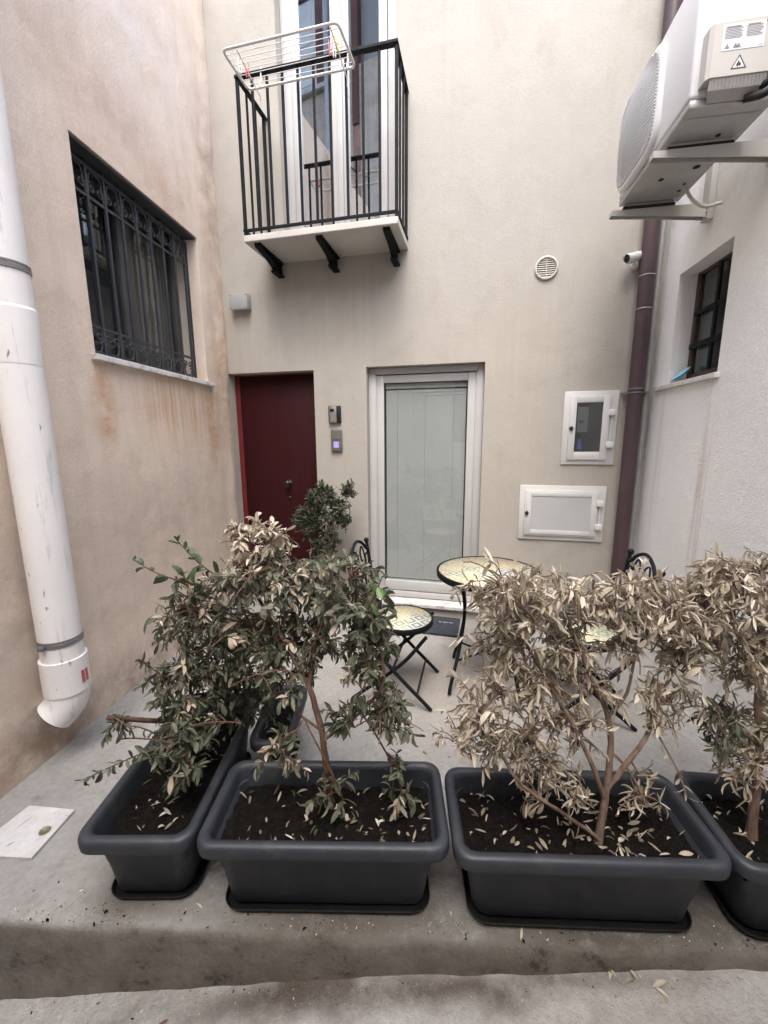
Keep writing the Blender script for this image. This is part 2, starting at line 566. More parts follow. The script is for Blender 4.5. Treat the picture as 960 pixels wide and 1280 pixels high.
M['sticker'] = paint('white_sticker', (.72, .73, .75), .4, .03, 6, 0, 0)
M['planter'] = paint('slate_grey_plastic', (.025, .0295, .038), .52, .22, 5, 0, .12, 160, dirt=((.075, .070, .064), .55))
M['saucer'] = paint('black_plastic_saucer', (.006, .006, .006), .6, .3, 6, 0, .05, spec=.2, dirt=((.03, .025, .02), .4))
k = NT('dark_potting_soil')
c = k.ramp(k.noise(60, 6, rough=.75), [(.35, (.003, .0026, .0022)), (.55, (.010, .008, .0068)), (.74, (.034, .027, .023))])
k.bump(k.noise(75, 5, rough=.7), 1.0, .02)
M['soil'] = k.fin(c, .95, 0, .15)
k = NT('reddish_brown_bark')
c = k.ramp(k.noise(1, 6, k.mapping(k.obj(), (60, 60, 12)), .7), [(.3, (.06, .035, .026)), (.55, (.135, .078, .056)), (.75, (.21, .14, .105))])
k.bump(k.noise(1, 5, k.mapping(k.obj(), (90, 90, 20)), .7), .6, .01)
M['bark'] = k.fin(c, .8, 0, .25)
k = NT('dry_grey_bark')
c = k.ramp(k.noise(1, 6, k.mapping(k.obj(), (60, 60, 12)), .7), [(.3, (.10, .068, .052)), (.55, (.20, .14, .11)), (.75, (.29, .22, .18))])
k.bump(k.noise(1, 5, k.mapping(k.obj(), (90, 90, 20)), .7), .6, .01)
M['drybark'] = k.fin(c, .85, 0, .2)

def leafmat(name, stops, rough=.55, trans=.25, spec=.35):
    k = NT(name)
    at = k.n('ShaderNodeAttribute', attribute_name='tone')
    c = k.ramp(at.outputs['Fac'], stops)
    c = k.mix(.55, c, k.ramp(k.noise(55, 4, rough=.7), [(.3, (.72, .72, .72)), (.65, (1.15, 1.15, 1.15))]), 'MULTIPLY')
    k.put(k.b.inputs['Base Color'], c)
    k.b.inputs['Roughness'].default_value = rough
    k.b.inputs['Specular IOR Level'].default_value = spec
    k.bump(k.noise(120, 3), .15, .005)
    tl = k.n('ShaderNodeBsdfTranslucent'); k.put(tl.inputs['Color'], c)
    mx = k.n('ShaderNodeMixShader'); mx.inputs[0].default_value = trans
    out = k.t.nodes['Material Output']
    k.link(k.b.outputs[0], mx.inputs[1]); k.link(tl.outputs[0], mx.inputs[2]); k.link(mx.outputs[0], out.inputs['Surface'])
    return k.m
M['leafgreen'] = leafmat('wilting_grey_green_leaf', [(0, (.062, .072, .046)), (.35, (.118, .132, .090)), (.6, (.185, .196, .142)), (.85, (.27, .272, .21)), (1, (.42, .405, .33))], .72, .25, .18)
M['leafdry'] = leafmat('dry_beige_leaf', [(0, (.20, .165, .118)), (.3, (.36, .308, .235)), (.6, (.52, .458, .362)), (.88, (.66, .60, .50)), (.94, (.64, .605, .555)), (1, (.46, .33, .23))], .7, .2, .2)
M['leaffresh'] = leafmat('fresh_green_leaf', [(0, (.045, .075, .036)), (.6, (.085, .13, .058)), (1, (.18, .27, .10))], .4, .25, .45)
M['leafdark'] = leafmat('glossy_dark_green_leaf', [(0, (.030, .050, .030)), (.6, (.070, .098, .060)), (1, (.14, .175, .105))], .42, .2, .45)

# glass: part mirror, part clear
def glass(name, tint=(1, 1, 1), boost=1.0):
    k = NT(name)
    k.t.nodes.remove(k.b)
    geo = k.n('ShaderNodeNewGeometry')
    dt = k.n('ShaderNodeVectorMath', operation='DOT_PRODUCT')
    k.link(geo.outputs['Normal'], dt.inputs[0]); k.link(geo.outputs['Incoming'], dt.inputs[1])
    cs = k.math('ABSOLUTE', dt.outputs['Value'])
    p5 = k.math('POWER', k.math('SUBTRACT', 1.0, cs), 5.0)
    fac = k.math('MINIMUM', k.math('MULTIPLY_ADD', p5, 1.0 - .045 * boost, .045 * boost), 1.0)
    g = k.n('ShaderNodeBsdfGlossy'); g.inputs['Roughness'].default_value = .015
    t = k.n('ShaderNodeBsdfTransparent'); t.inputs['Color'].default_value = (*tint, 1)
    mx = k.n('ShaderNodeMixShader')
    out = k.t.nodes['Material Output']
    k.link(fac, mx.inputs[0]); k.link(t.outputs[0], mx.inputs[1]); k.link(g.outputs[0], mx.inputs[2]); k.link(mx.outputs[0], out.inputs['Surface'])
    return k.m
M['glass'] = glass('window_glass', (.94, .96, .955), 1.3)
M['glassdark'] = glass('double_glazed_glass', (.80, .83, .85), 13.5)
M['blind'] = paint('pale_grey_blind_slats', (.435, .435, .43), .5, .04, 3, 0, 0)

# hand painted tile mosaic
def tiles(name, size=.10):
    k = NT(name)
    mp = k.mapping(k.obj(), (1 / size, 1 / size, 0), (.5, .37, 0))
    fl = k.n('ShaderNodeVectorMath', operation='FLOOR'); k.link(mp, fl.inputs[0])
    fc = k.n('ShaderNodeVectorMath', operation='FRACTION'); k.link(mp, fc.inputs[0])
    wn = k.n('ShaderNodeTexWhiteNoise', noise_dimensions='2D'); k.link(fl.outputs[0], wn.inputs['Vector'])
    ctr = k.n('ShaderNodeVectorMath', operation='SUBTRACT'); k.link(fc.outputs[0], ctr.inputs[0]); ctr.inputs[1].default_value = (.5, .5, 0)
    ln = k.n('ShaderNodeVectorMath', operation='LENGTH'); k.link(ctr.outputs[0], ln.inputs[0])
    sp = k.n('ShaderNodeSeparateXYZ'); k.link(ctr.outputs[0], sp.inputs[0])
    ax = k.math('ABSOLUTE', sp.outputs['X']); ay = k.math('ABSOLUTE', sp.outputs['Y'])
    ang = k.math('ARCTAN2', sp.outputs['Y'], sp.outputs['X'])
    pet = k.math('SINE', k.math('MULTIPLY', ang, 8.0))
    w1 = k.math('SINE', k.math('MULTIPLY_ADD', ln.outputs['Value'], 19.0, k.math('MULTIPLY', pet, 1.3)))
    dia = k.math('SINE', k.math('MULTIPLY', k.math('ADD', ax, ay), 17.0))
    pick = k.ramp(wn.outputs['Value'], [(.49, 0), (.51, 1)])
    pat = k.mix(pick, w1, dia)
    patm = k.ramp(pat, [(.0, 0), (.25, 1)])
    colr = k.n('ShaderNodeValToRGB'); colr.color_ramp.interpolation = 'CONSTANT'
    cols = [(0, (.48, .40, .16)), (.3, (.22, .27, .15)), (.52, (.42, .25, .10)), (.60, (.47, .42, .22)), (.82, (.17, .21, .20))]
    e = colr.color_ramp.elements
    while len(e) < len(cols): e.new(.5)
    for i, (p, cc) in enumerate(cols):
        e[i].position = p; e[i].color = (*cc, 1)
    k.link(wn.outputs['Color'], colr.inputs[0])
    c = k.mix(patm, colr.outputs[0], (.56, .55, .48))
    edge = k.ramp(k.math('MAXIMUM', ax, ay), [(.465, 0), (.48, 1)])
    c = k.mix(edge, c, (.36, .35, .33))
    return k.fin(c, .35, 0, .4)
M['tiles'] = tiles('painted_mosaic_tiles')
k = NT('red_painted_shutter'); M['shutter'] = paint('pale_blue_white_shutter', (.76, .775, .79), .5, .12, 3)
M['brownwood'] = paint('red_brown_wood', (.12, .045, .035), .6, .25, 4)
M['purplelit'] = None
k = NT('lit_keypad_digits')
k.b.inputs['Emission Color'].default_value = (.50, .42, 1, 1); k.b.inputs['Emission Strength'].default_value = .22
M['purplelit'] = k.fin((.2, .18, .4), .4)
M['mat'] = paint('slate_blue_doormat_fibre', (.030, .036, .050), .95, .2, 30, 0, .6, 160)
M['bluedish'] = paint('bright_blue_plastic', (.02, .26, .42), .3, .1, 6, 0, 0)
M['pegred'] = paint('red_plastic_peg', (.50, .02, .035), .35, .05, 6, 0, 0)
M['pegyellow'] = paint('yellow_plastic_peg', (.72, .55, .02), .35, .05, 6, 0, 0)
M['rackwhite'] = paint('white_coated_wire', (.62, .60, .58), .45, .08, 9, 0, .02, dirt=((.35, .2, .12), .35))
M['metalglass'] = M['glass']

# ================================================================== ground
def grid_sheet(x0, x1, y0, y1, nx, ny, f):
    mb = MB(); b = mb.bm
    V = [[b.verts.new((x0 + (x1 - x0) * i / nx, y0 + (y1 - y0) * j / ny, 0)) for j in range(ny + 1)] for i in range(nx + 1)]
    for r in V:
        for v in r:
            v.co.z = f(v.co.x, v.co.y)
    for i in range(nx):
        for j in range(ny):
            fc = b.faces.new([V[i][j], V[i + 1][j], V[i + 1][j + 1], V[i][j + 1]]); fc.smooth = True
    return mb

def street_z(x, y):
    z = np.interp(x, [-6, -2.5, -1.25, -.72, 0, .57, 1.1, 2.5, 6], [-.62, -.42, -.305, -.235, -.135, -.095, -.05, .02, .12])
    z += (y - 1.0) * .02 * (1 if y < 1 else 0)
    return float(z) + .012 * nz(x, y, 0, 2.0) + .005 * nz(x, y, 3, 9.0)
def edge_y(x):   # front edge of the raised courtyard
    return 1.0 - .040 * x + .0025 * nz(x, 0, 0, 2.5)
st = grid_sheet(-6, 6, -2.6, 1.6, 170, 70, street_z).build('street', M['street'], fixn=False)
structure(st)

# raised courtyard slab: swept profile with a rounded, slightly crumbled edge
mb = MB(); b = mb.bm
prof = [(-.002, -.7), (0.0, -.16), (.002, -.08), (.004, -.035), (.010, -.014), (.022, -.004), (.045, 0), (.2, 0)]
xs = [-2.6 + 5.2 * i / 150 for i in range(151)]
rows = []
for x in xs:
    ey = edge_y(x)
    row = []
    for (dy, z) in prof:
        j = .006 * nz(x, dy * 3, z, 7) if z < 0 else 0
        row.append(b.verts.new((x, ey + dy + j, z + (.004 * nz(x, z, 1, 9) if -.1 < z < 0 else 0))))
    rows.append(row)
for a, c2 in zip(rows, rows[1:]):
    for k2 in range(len(prof) - 1):
        f = b.faces.new([a[k2], c2[k2], c2[k2 + 1], a[k2 + 1]]); f.smooth = True
bk = [[b.verts.new((x, 1.4 + 3.2 * j / 40, .003 * nz(x, j * .08, 5, 1.5))) for j in range(41)] for x in xs]
for i in range(len(xs) - 1):
    f = b.faces.new([rows[i][-1], rows[i + 1][-1], bk[i + 1][0], bk[i][0]]); f.smooth = True
    for j in range(40):
        f = b.faces.new([bk[i][j], bk[i + 1][j], bk[i + 1][j + 1], bk[i][j + 1]]); f.smooth = True
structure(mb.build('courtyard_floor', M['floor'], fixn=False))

# ================================================================== back house
H1, H2, H3 = 5.3, 5.0, 4.9  # unseen wall tops, cut low to let more skylight into the courtyard
back = thing('house', 'cream plastered house across the courtyard with red door, glass door and balcony door', 'house', CL, AB)
GD = (1.262, 2.19, .055, 2.063)      # glass door opening
RD = (0.006, .81, 0.0, 2.058)
BD = (.60, 1.505, 2.945, 5.15)
def dispB(x, z): return .005 * nz(x, 0, z, .9) + .0012 * nz(x, 4, z, 7)
wb = wall_mesh(-.4, 3.9, -.1, H1, [RD + (.16,), GD + (.20,), BD + (.20,)], .5, .09, dispB)
wb.build('wall', [M['back'], M['dark']], back)
# entrance door
y0 = .118
d = MB()
d.box(RD[0] + .05, RD[1] - .003, y0, y0 + .035, .012, RD[3] - .012)
d.box(RD[0] + .06, RD[1] - .012, y0 - .003, y0 + .001, .03, RD[3] - .03, .002)
door = d.build('entrance_door', M['door'], back, 30)
fr = MB()
fr.box(RD[0] + .002, RD[0] + .048, y0 - .012, y0 + .03, .0, RD[3] - .002, .003)
fr.box(RD[0] + .048, RD[1] - .002, y0 - .012, y0 + .03, RD[3] - .010, RD[3] - .002, .002)
fr.build('frame', M['doorframe'], door)
kn = MB().lathe([(.034, 0), (.034, .006), (.014, .010), (.013, .028), (.026, .036), (.031, .048), (.026, .060), (.0, .064)], (.49, y0, 1.10), (0, -1, 0), 20)
kn.build('knob', M['bronze'], door)
kh = MB().lathe([(.014, 0), (.014, .006), (0, .008)], (.49, y0 - .003, .97), (0, -1, 0), 14)
kh.build('keyhole_plate', M['bronze'], door)

# glass door
g = thing('glass_door', None, None); g.parent = back
del_keys = [kk for kk in ('label', 'category') if kk in g]
fr = MB()
a0, a1, c0, c1 = GD
Yf = .07
fw = .052
for (p, q, r_, t_) in ((a0 + .001, a0 + fw, c0 + .06, c1 - .001), (a1 - fw, a1 - .001, c0 + .06, c1 - .001)):
    fr.box(p, q, Yf, Yf + .07, r_, t_, .004)
    fr.box(p if p < 1.5 else p - .012, q + .012 if p < 1.5 else q, Yf + .008, Yf + .06, r_ + .002, t_ - .002, .003)
fr.box(a0 + fw, a1 - fw, Yf + .001, Yf + .07, c1 - fw, c1 - .002, .004)
fr.box(a0 + fw, a1 - fw, Yf + .001, Yf + .07, c0 + .06, c0 + .06 + .05, .004)
fr.build('frame', M['pvcwhite'], g, 35)
sh = MB(); i0, i1, k0, k1 = a0 + fw + .012, a1 - fw - .012, c0 + .115, c1 - fw - .006
sw = .062
sh.box(i0, i0 + sw, Yf + .012, Yf + .068, k0, k1, .007); sh.box(i1 - sw, i1, Yf + .012, Yf + .068, k0, k1, .007)
sh.box(i0 + sw, i1 - sw, Yf + .0125, Yf + .068, k1 - sw, k1 - .001, .007); sh.box(i0 + sw, i1 - sw, Yf + .0125, Yf + .068, k0 + .001, k0 + sw + .028, .007)
sh.build('sash', M['pvcwhite'], g, 35)
gs = MB()
for (p, q, r_, t_) in ((i0 + sw, i0 + sw + .006, k0 + sw, k1 - sw), (i1 - sw - .006, i1 - sw, k0 + sw, k1 - sw)):
    gs.box(p, q, Yf + .018, Yf + .03, r_, t_)
gs.box(i0 + sw + .006, i1 - sw - .006, Yf + .018, Yf + .03, k1 - sw - .006, k1 - sw)
gs.build('gasket', M['black'], g)
gp = MB().box(i0 + sw - .005, i1 - sw + .005, Yf + .026, Yf + .03, k0 + sw, k1 - sw + .005)
gp.build('pane', M['glass'], g)
bl = MB()
zt = k1 - sw - .001
bl.box(i0 + sw + .008, i1 - sw - .008, Yf + .042, Yf + .066, zt - .042, zt, .003, 1)
nsl = 70; zb = k0 + sw + .045
for i in range(nsl):
    z = zb + (zt - .05 - zb) * (i + .5) / nsl
    tl = .0128
    dy = .0052
    zz = z
    bl.quad([(i0 + sw + .010, Yf + .055 - dy, zz - tl), (i1 - sw - .010, Yf + .055 - dy, zz - tl), (i1 - sw - .010, Yf + .055 + dy, zz + tl), (i0 + sw + .010, Yf + .055 + dy, zz + tl)])
for f in (.16, .5, .84):
    x = i0 + sw + (i1 - i0 - 2 * sw) * f
    bl.box(x - .002, x + .002, Yf + .042, Yf + .044, zb - .02, zt - .03, 0, 1)
bl.box(i0 + sw + .010, i1 - sw - .010, Yf + .046, Yf + .064, zb - .028, zb - .012, .003, 1)
bl.build('blind', [M['blind'], M['pvcwhite']], g)
sl_ = MB().box(a0 - .02, a1 + .02, -.045, Yf + .09, .075, .108, .006)
sl_.build('sill', M['marble'], g)
rs = MB().box(a0 + .003, a1 - .003, -.012, .05, -.02, .074)
rs.build('riser', M['back'], g)

# balcony door
g = thing('balcony_door', None, None); g.parent = back
a0, a1, c0, c1 = BD; Yf = .085
fr = MB()
fr.box(a0 + .001, a0 + .075, Yf, Yf + .07, c0 + .002, c1 - .002, .006); fr.box(a1 - .075, a1 - .001, Yf, Yf + .07, c0 + .002, c1 - .002, .006)
fr.box(a0 + .075, a1 - .075, Yf + .001, Yf + .07, c1 - .07, c1 - .003, .004); fr.box(a0 + .075, a1 - .075, Yf + .001, Yf + .07, c0 + .003, c0 + .05, .004)
fr.build('frame', M['pvcwhite'], g, 35)
mid = (a0 + a1) / 2 + .01
for side, (p, q) in enumerate(((a0 + .078, mid - .003), (mid + .003, a1 - .078))):
    sh = MB(); sw = .062
    sh.box(p, p + sw, Yf - .012, Yf + .055, c0 + .052, c1 - .072, .007); sh.box(q - sw, q, Yf - .012, Yf + .055, c0 + .052, c1 - .072, .007)
    sh.box(p + sw, q - sw, Yf - .011, Yf + .055, c0 + .053, c0 + .125, .006); sh.box(p + sw, q - sw, Yf - .011, Yf + .055, c1 - .14, c1 - .073, .006)
    if side == 1:
        sh.box(mid - .022, mid + .022, Yf - .028, Yf - .013, c0 + .055, c1 - .075, .005)
    sh.build('sash', M['pvcwhite'], g, 35)
    gp = MB().box(p + sw - .004, q - sw + .004, Yf + .012, Yf + .016, c0 + .12, c1 - .135)
    gp.build('pane', M['glassdark'], g)
ct = MB().box(a0 + .08, a1 - .08, Yf + .085, Yf + .09, c0 + .05, c1 - .05)
ct.build('curtain', paint('dim_grey_curtain', (.05, .055, .065), .9, .3, 4), g)

# ================================================================== left house
left = thing('house', 'pink-beige stained plaster house along the left side with a barred window', 'house', CL, AL)
LW = (-1.438, -.318, 1.952, 2.998)
def dispL(x, z):
    y = .008 * nz(x, 0, z, 1.3) + .0022 * nz(x, 2, z, 9)
    # lumpy old plaster ridges near the corner, high up
    for (xa, za, xb, zb_, wd, amp) in ((-.62, 4.5, -.13, 3.35, .05, .030), (-.40, 4.6, -.06, 3.8, .035, .022), (-.13, 3.35, -.05, 2.2, .03, .016), (-.72, 4.2, -.55, 3.2, .04, .010)):
        t = max(0, min(1, (za - z) / (za - zb_)))
        xc = xa + (xb - xa) * t + .02 * nz(0, 0, z, 4)
        fade = 1 if zb_ - .1 < z < za else 0
        y -= fade * amp * math.exp(-((x - xc) / wd) ** 2) * (.7 + .5 * nz(x, 1, z, 5))
    y -= .035 * math.exp(-((x + .03) / .05) ** 2) * (.6 + .5 * nz(0, 0, z, 2)) * (1 if z > .1 else 0)
    return y
wl = wall_mesh(-6.0, .35, -.75, H2, [LW + (.26,)], .5, .05, dispL)  # unseen stretch past the camera, extended to keep light off the step
wl.build('wall', [M['left'], M['dark']], left)
g = thing('window', None, None); g.parent = left
a0, a1, c0, c1 = LW
ln = MB().box(a0 + .003, a1 - .003, .012, .20, c1 - .012, c1 - .002)
ln.box(a0 + .003, a0 + .012, .03, .20, c0 + .002, c1 - .013)
ln.build('lining', M['soffit'], g)
fr = MB(); Y = .18
for (p, q) in ((a0 + .012, a0 + .07), ((a0 + a1) / 2 - .055, (a0 + a1) / 2 + .055), (a1 - .07, a1 - .003)):
    fr.box(p, q, Y, Y + .045, c0 + .002, c1 - .013, .004)
fr.box(a0 + .07, a1 - .07, Y + .002, Y + .044, c0 + .003, c0 + .07, .004); fr.box(a0 + .07, a1 - .07, Y + .002, Y + .044, c1 - .08, c1 - .014, .004)
fr.build('frame', paint('grey_brown_window_frame', (.07, .068, .066), .5, .15), g, 35)
gp = MB().box(a0 + .06, a1 - .06, Y + .02, Y + .024, c0 + .05, c1 - .07)
gp.build('pane', M['glass'], g)
ct = MB()
N = 60
pts = [(a0 + .55 + (a1 - a0 - .62) * i / N, Y + .055 + .008 * math.sin(i * 1.1)) for i in range(N + 1)]
for (x, y), (x2, y2) in zip(pts, pts[1:]):
    ct.quad([(x, y, c0 + .03), (x2, y2, c0 + .03), (x2, y2, c1 - .04), (x, y, c1 - .04)])
ct.build('curtain', paint('dim_beige_curtain', (.13, .115, .10), .9, .1), g, 60)
sl_ = MB().box(a0 - .03, a1 + .055, -.035, .17, c0 - .034, c0 - .002, .004)
sl_.build('sill', M['marble'], g)

# ---- wrought iron window grille (bolted in the recess)
gr = thing('window_grille', 'charcoal wrought iron grille with scrolls over the window in the pink-beige wall', 'window grille', WL(0, 0, 0), AL)
Yg = .09
fr = MB()
fr.box(a0 + .014, a1 - .004, Yg - .005, Yg + .005, c1 - .05, c1 - .03)
fr.box(a0 + .014, a1 - .004, Yg - .005, Yg + .005, c1 - .20, c1 - .185)
fr.box(a0 + .014, a1 - .004, Yg - .005, Yg + .005, c0 + .165, c0 + .18)
fr.box(a0 + .014, a1 - .004, Yg - .005, Yg + .005, c0 + .015, c0 + .035)
fr.box(a0 + .014, a0 + .024, Yg - .0045, Yg + .0045, c0 + .036, c1 - .051); fr.box(a1 - .014, a1 - .004, Yg - .0045, Yg + .0045, c0 + .036, c1 - .051)
fr.build('frame', M['grille'], gr)
nbar = 9
xb = [a0 + .055 + (a1 - .045 - a0 - .055) * i / (nbar - 1) for i in range(nbar)]
for x in xb:
    MB().box(x - .008, x + .008, Yg - .008, Yg + .008, c0 + .001, c1 - .014, .002).build('bar', M['grille'], gr)
def spiral(cx, cz, r, turns, start, dirn, n=26):
    return [(cx + r * (1 - .8 * i / n) * math.cos(start + dirn * turns * 2 * PI * i / n), Yg, cz + r * (1 - .8 * i / n) * math.sin(start + dirn * turns * 2 * PI * i / n)) for i in range(n + 1)]
for i in range(nbar - 1):
    xm = (xb[i] + xb[i + 1]) / 2; hw = (xb[i + 1] - xb[i]) / 2
    for zc, up in ((c1 - .118, 1), (c0 + .10, -1)):
        s_ = MB()
        r_ = hw * .44
        s_.tube(spiral(xm - hw * .46, zc - up * .018, r_, 1.35, PI / 2 * up, up), .0055, 6)
        s_.tube(spiral(xm + hw * .46, zc - up * .018, r_, 1.35, PI / 2 * up, -up), .0055, 6)
        s_.tube(spline([(xm - hw * .85, Yg, zc - up * .06), (xm - hw * .6, Yg, zc + up * .045), (xm, Yg, zc + up * .062), (xm + hw * .6, Yg, zc + up * .045), (xm + hw * .85, Yg, zc - up * .06)], 5), .005, 6)
        s_.build('scroll', M['grille'], gr)
# scrolls beside the first bar
# ================================================================== right house
right = thing('house', 'white stippled house along the right side with a small dark window', 'house', CR, AR)
RW = (-.735, -.222, 1.832, 2.486)
def dispR(x, z): return .004 * nz(x, 0, z, 1.2) + .0015 * nz(x, 4, z, 9)
wall_mesh(-5.4, .5, -.75, H3, [RW + (.22,)], .5, .07, dispR, -1).build('wall', [M['right'], M['dark']], right)  # runs on unseen behind the camera to dim the foreground
g = thing('window', None, None); g.parent = right
a0, a1, c0, c1 = RW
fr = MB(); Y = -.10
br = paint('rusty_brown_frame', (.055, .032, .024), .7, .3, 10)
for (p, q) in ((a0 + .002, a0 + .03), (a1 - .034, a1 - .002)):
    fr.box(p, q, Y - .03, Y, c0 + .002, c1 - .002, .003)
fr.box(a0 + .03, a1 - .034, Y - .03, Y - .001, c0 + .003, c0 + .055, .003); fr.box(a0 + .03, a1 - .034, Y - .03, Y - .001, c1 - .02, c1 - .003, .003)
fr.build('frame', br, g, 35)
xm = (a0 + a1) / 2 + .01
for box in ((xm - .012, xm + .012, Y - .004, Y + .012, c0 + .055, c1 - .02), (a0 + .03, a1 - .034, Y - .006, Y + .010, c0 + .40, c0 + .424), (a0 + .03, a1 - .034, Y - .002, Y + .02, c0 + .20, c0 + .232)):
    MB().box(*box, .002).build('bar', M['iron'], g)
MB().box(a0 + .02, a1 - .02, Y - .018, Y - .014, c0 + .04, c1 - .01).build('pane', M['glass'], g)
MB().box(a0 + .02, a1 - .02, Y - .05, Y - .046, c0 + .02, c1 - .01).build('curtain', paint('dim_grey_cloth', (.055, .055, .058), .9, .25, 3), g)
MB().box(a0 - .03, a1 + .145, -.10, .028, c0 - .030, c0 - .002, .004).build('sill', M['marble'], g)
# blue oval dish leaning in the corner of that sill
dsh = thing('dish', 'small bright blue oval dish leaning in the corner of the white house window ledge', 'dish', WR(-.235, -.045, 1.834), AR)
mb = MB()
mb.lathe([(0, .004), (.045, .006), (.062, .016), (.066, .016), (.048, 0), (0, -.002)], (0, 0, 0), (0, 0, 1), 28)
o = mb.build('bowl', M['bluedish'], dsh)
o.scale = (.8, .95, .8)
o.rotation_euler = (R(-40), 0, 0); o.location = (-.05, .0, .046)
o = MB().lathe([(0, .0075), (.040, .0095), (.056, .0175), (.058, .016), (.04, .007), (0, .006)], (0, 0, 0), (0, 0, 1), 28).build('inside', paint('pale_blue_glaze', (.28, .52, .66), .3), dsh)
o.scale = (.8, .95, .8); o.rotation_euler = (R(-40), 0, 0); o.location = (-.05, .0, .046)

# ================================================================== house across the street (seen mirrored in the panes)
opp = thing('house', 'tall old weathered house across the street, seen only mirrored in the balcony door panes', 'house', (0, -2.3, 0), PI)
wo = wall_mesh(2.3, 8, -1, 11.8, [(4.28, 5.30, 9.22, 11.0, .25), (2.6, 3.52, 9.3, 11.2, .2), (5.0, 6.0, -.5, 2.2, .2)], .5, .4, lambda x, z: .01 * nz(x, 0, z, 1))
wo.build('wall', [M['opp'], M['dark']], opp)
sh = MB().box(4.50, 5.28, .05, .09, 9.24, 10.95, .005)
for i in range(2):
    sh.box(4.60, 5.18, .035, .049, 9.36 + .78 * i, 10.0 + .78 * i, .004)
sh.build('shutter', M['shutter'], opp)
MB().box(4.29, 4.49, .02, .1, 9.24, 10.95).box(4.22, 4.285, -.04, .1, 9.18, 11.05).build('window_frame', M['brownwood'], opp)
MB().box(3.40, 3.55, -.05, .1, 8.2, 11.3).build('door_frame', M['brownwood'], opp)
MB().box(2.62, 3.39, .10, .13, 9.32, 11.1).build('pane', M['boxgrey'], opp)
MB().box(4.1, 5.45, -.12, .1, 9.10, 9.178).build('window_sill', M['marble'], opp)
MB().box(3.38, 3.56, -.01, .0, 6.0, 8.19).build('brick_strip', paint('worn_pink_plaster', (.42, .25, .20), .9, .3, 4), opp)
MB().tube([(4.16, -.08, -.2), (4.16, -.08, 11.7)], .055, 10).build('rain_pipe', paint('pale_blue_grey_pipe', (.48, .50, .56), .5), opp)
MB().tube([(5.3, -.03, 8.9), (4.8, -.05, 8.3), (4.3, -.04, 7.9), (3.2, -.03, 7.1)], .014, 6).build('cable', M['black'], opp)
low = thing('house', 'unseen plain house, kept low for the sunlight, behind the photographer on the other side of the street', 'house', (0, -2.3, 0), PI)  # unseen house, height set so sunlight clears it
wall_mesh(-5, 2.29, -1, 5.6, [(-2.2, -1.2, -.3, 2.2, .2), (.2, 1.2, 1.4, 2.8, .2)], .5, .4, lambda x, z: .01 * nz(x, 3, z, 1)).build('wall', [M['opp'], M['dark']], low)

# ================================================================== balcony
bal = thing('balcony', 'small balcony with black iron railing on the cream wall, above the red door', 'balcony', WB(0, 0, 0), AB)
OX = .385
s0, s1 = .475, 1.60
MB().box(s0, s1, -.40, .06, 2.888, 2.932, .005).build('slab', paint('pale_limestone_slab', (.52, .50, .465), .8, .06, 5, 0, .1, 80, dirt=((.36, .31, .25), .4)), bal)
rl = thing('railing', None, None); rl.parent = bal
hr = MB()
zr = 3.90
hr.box(s0, s1, -OX - .020, -OX + .020, zr - .009, zr + .010, .003)
hr.box(s0, s0 + .032, -OX + .017, -.0, zr - .0065, zr + .0095, .003); hr.box(s1 - .032, s1, -OX + .017, -.0, zr - .0065, zr + .0095, .003)
hr.build('handrail', M['iron'], rl)
br_ = MB()
br_.box(s0 - .004, s1, -OX - .010, -OX + .010, 2.958, 2.974, .002)
br_.box(s0 - .004, s0 + .016, -OX + .011, 0, 2.9575, 2.9735, .002); br_.box(s1 - .020, s1, -OX + .011, 0, 2.9575, 2.9735, .002)
br_.build('bottom_rail', M['iron'], rl)
nb_ = 11
for i in range(nb_):
    x = s0 + .012 + (s1 - s0 - .024) * i / (nb_ - 1)
    r_ = .010 if i in (0, nb_ - 1) else .0078
    zb_ = 2.933 if i in (0, nb_ - 1) else 2.972
    MB().box(x - r_, x + r_, -OX - r_, -OX + r_, zb_, zr - .005, .001).build('baluster', M['iron'], rl)
for xx in (s0 + .012, s1 - .012):
    for yy in (-.27, -.155, -.03):
        r_ = .0065 if yy < -.1 else .010
        MB().box(xx - r_, xx + r_, yy - r_, yy + r_, 2.972 if yy < -.1 else 2.933, zr - .005, .001).build('baluster', M['iron'], rl)
for x in (.565, 1.035, 1.515):
    bk_ = MB()
    bk_.box(x - .024, x + .024, -.375, 0, 2.872, 2.887, .001)
    P = [(0, 2.8715), (-.36, 2.8715), (-.30, 2.862), (-.20, 2.845), (-.13, 2.822), (-.095, 2.795), (0, 2.795)]
    bk_.prism([(x - .007, p, q) for p, q in P], (.014, 0, 0))
    # lower flange sweeps up to the tip
    Q = [(-.375, 2.868), (-.30, 2.858), (-.20, 2.841), (-.135, 2.819), (-.10, 2.795)]
    for (p, q), (p2, q2) in zip(Q, Q[1:]):
        bk_.prism([(x - .022, p, q), (x + .022, p, q), (x + .022, p2, q2), (x - .022, p2, q2)], (0, .003, -.006))
    bk_.box(x - .024, x + .024, -.135, 0, 2.778, 2.7935, .001)
    bk_.build('bracket', M['iron'], bal)

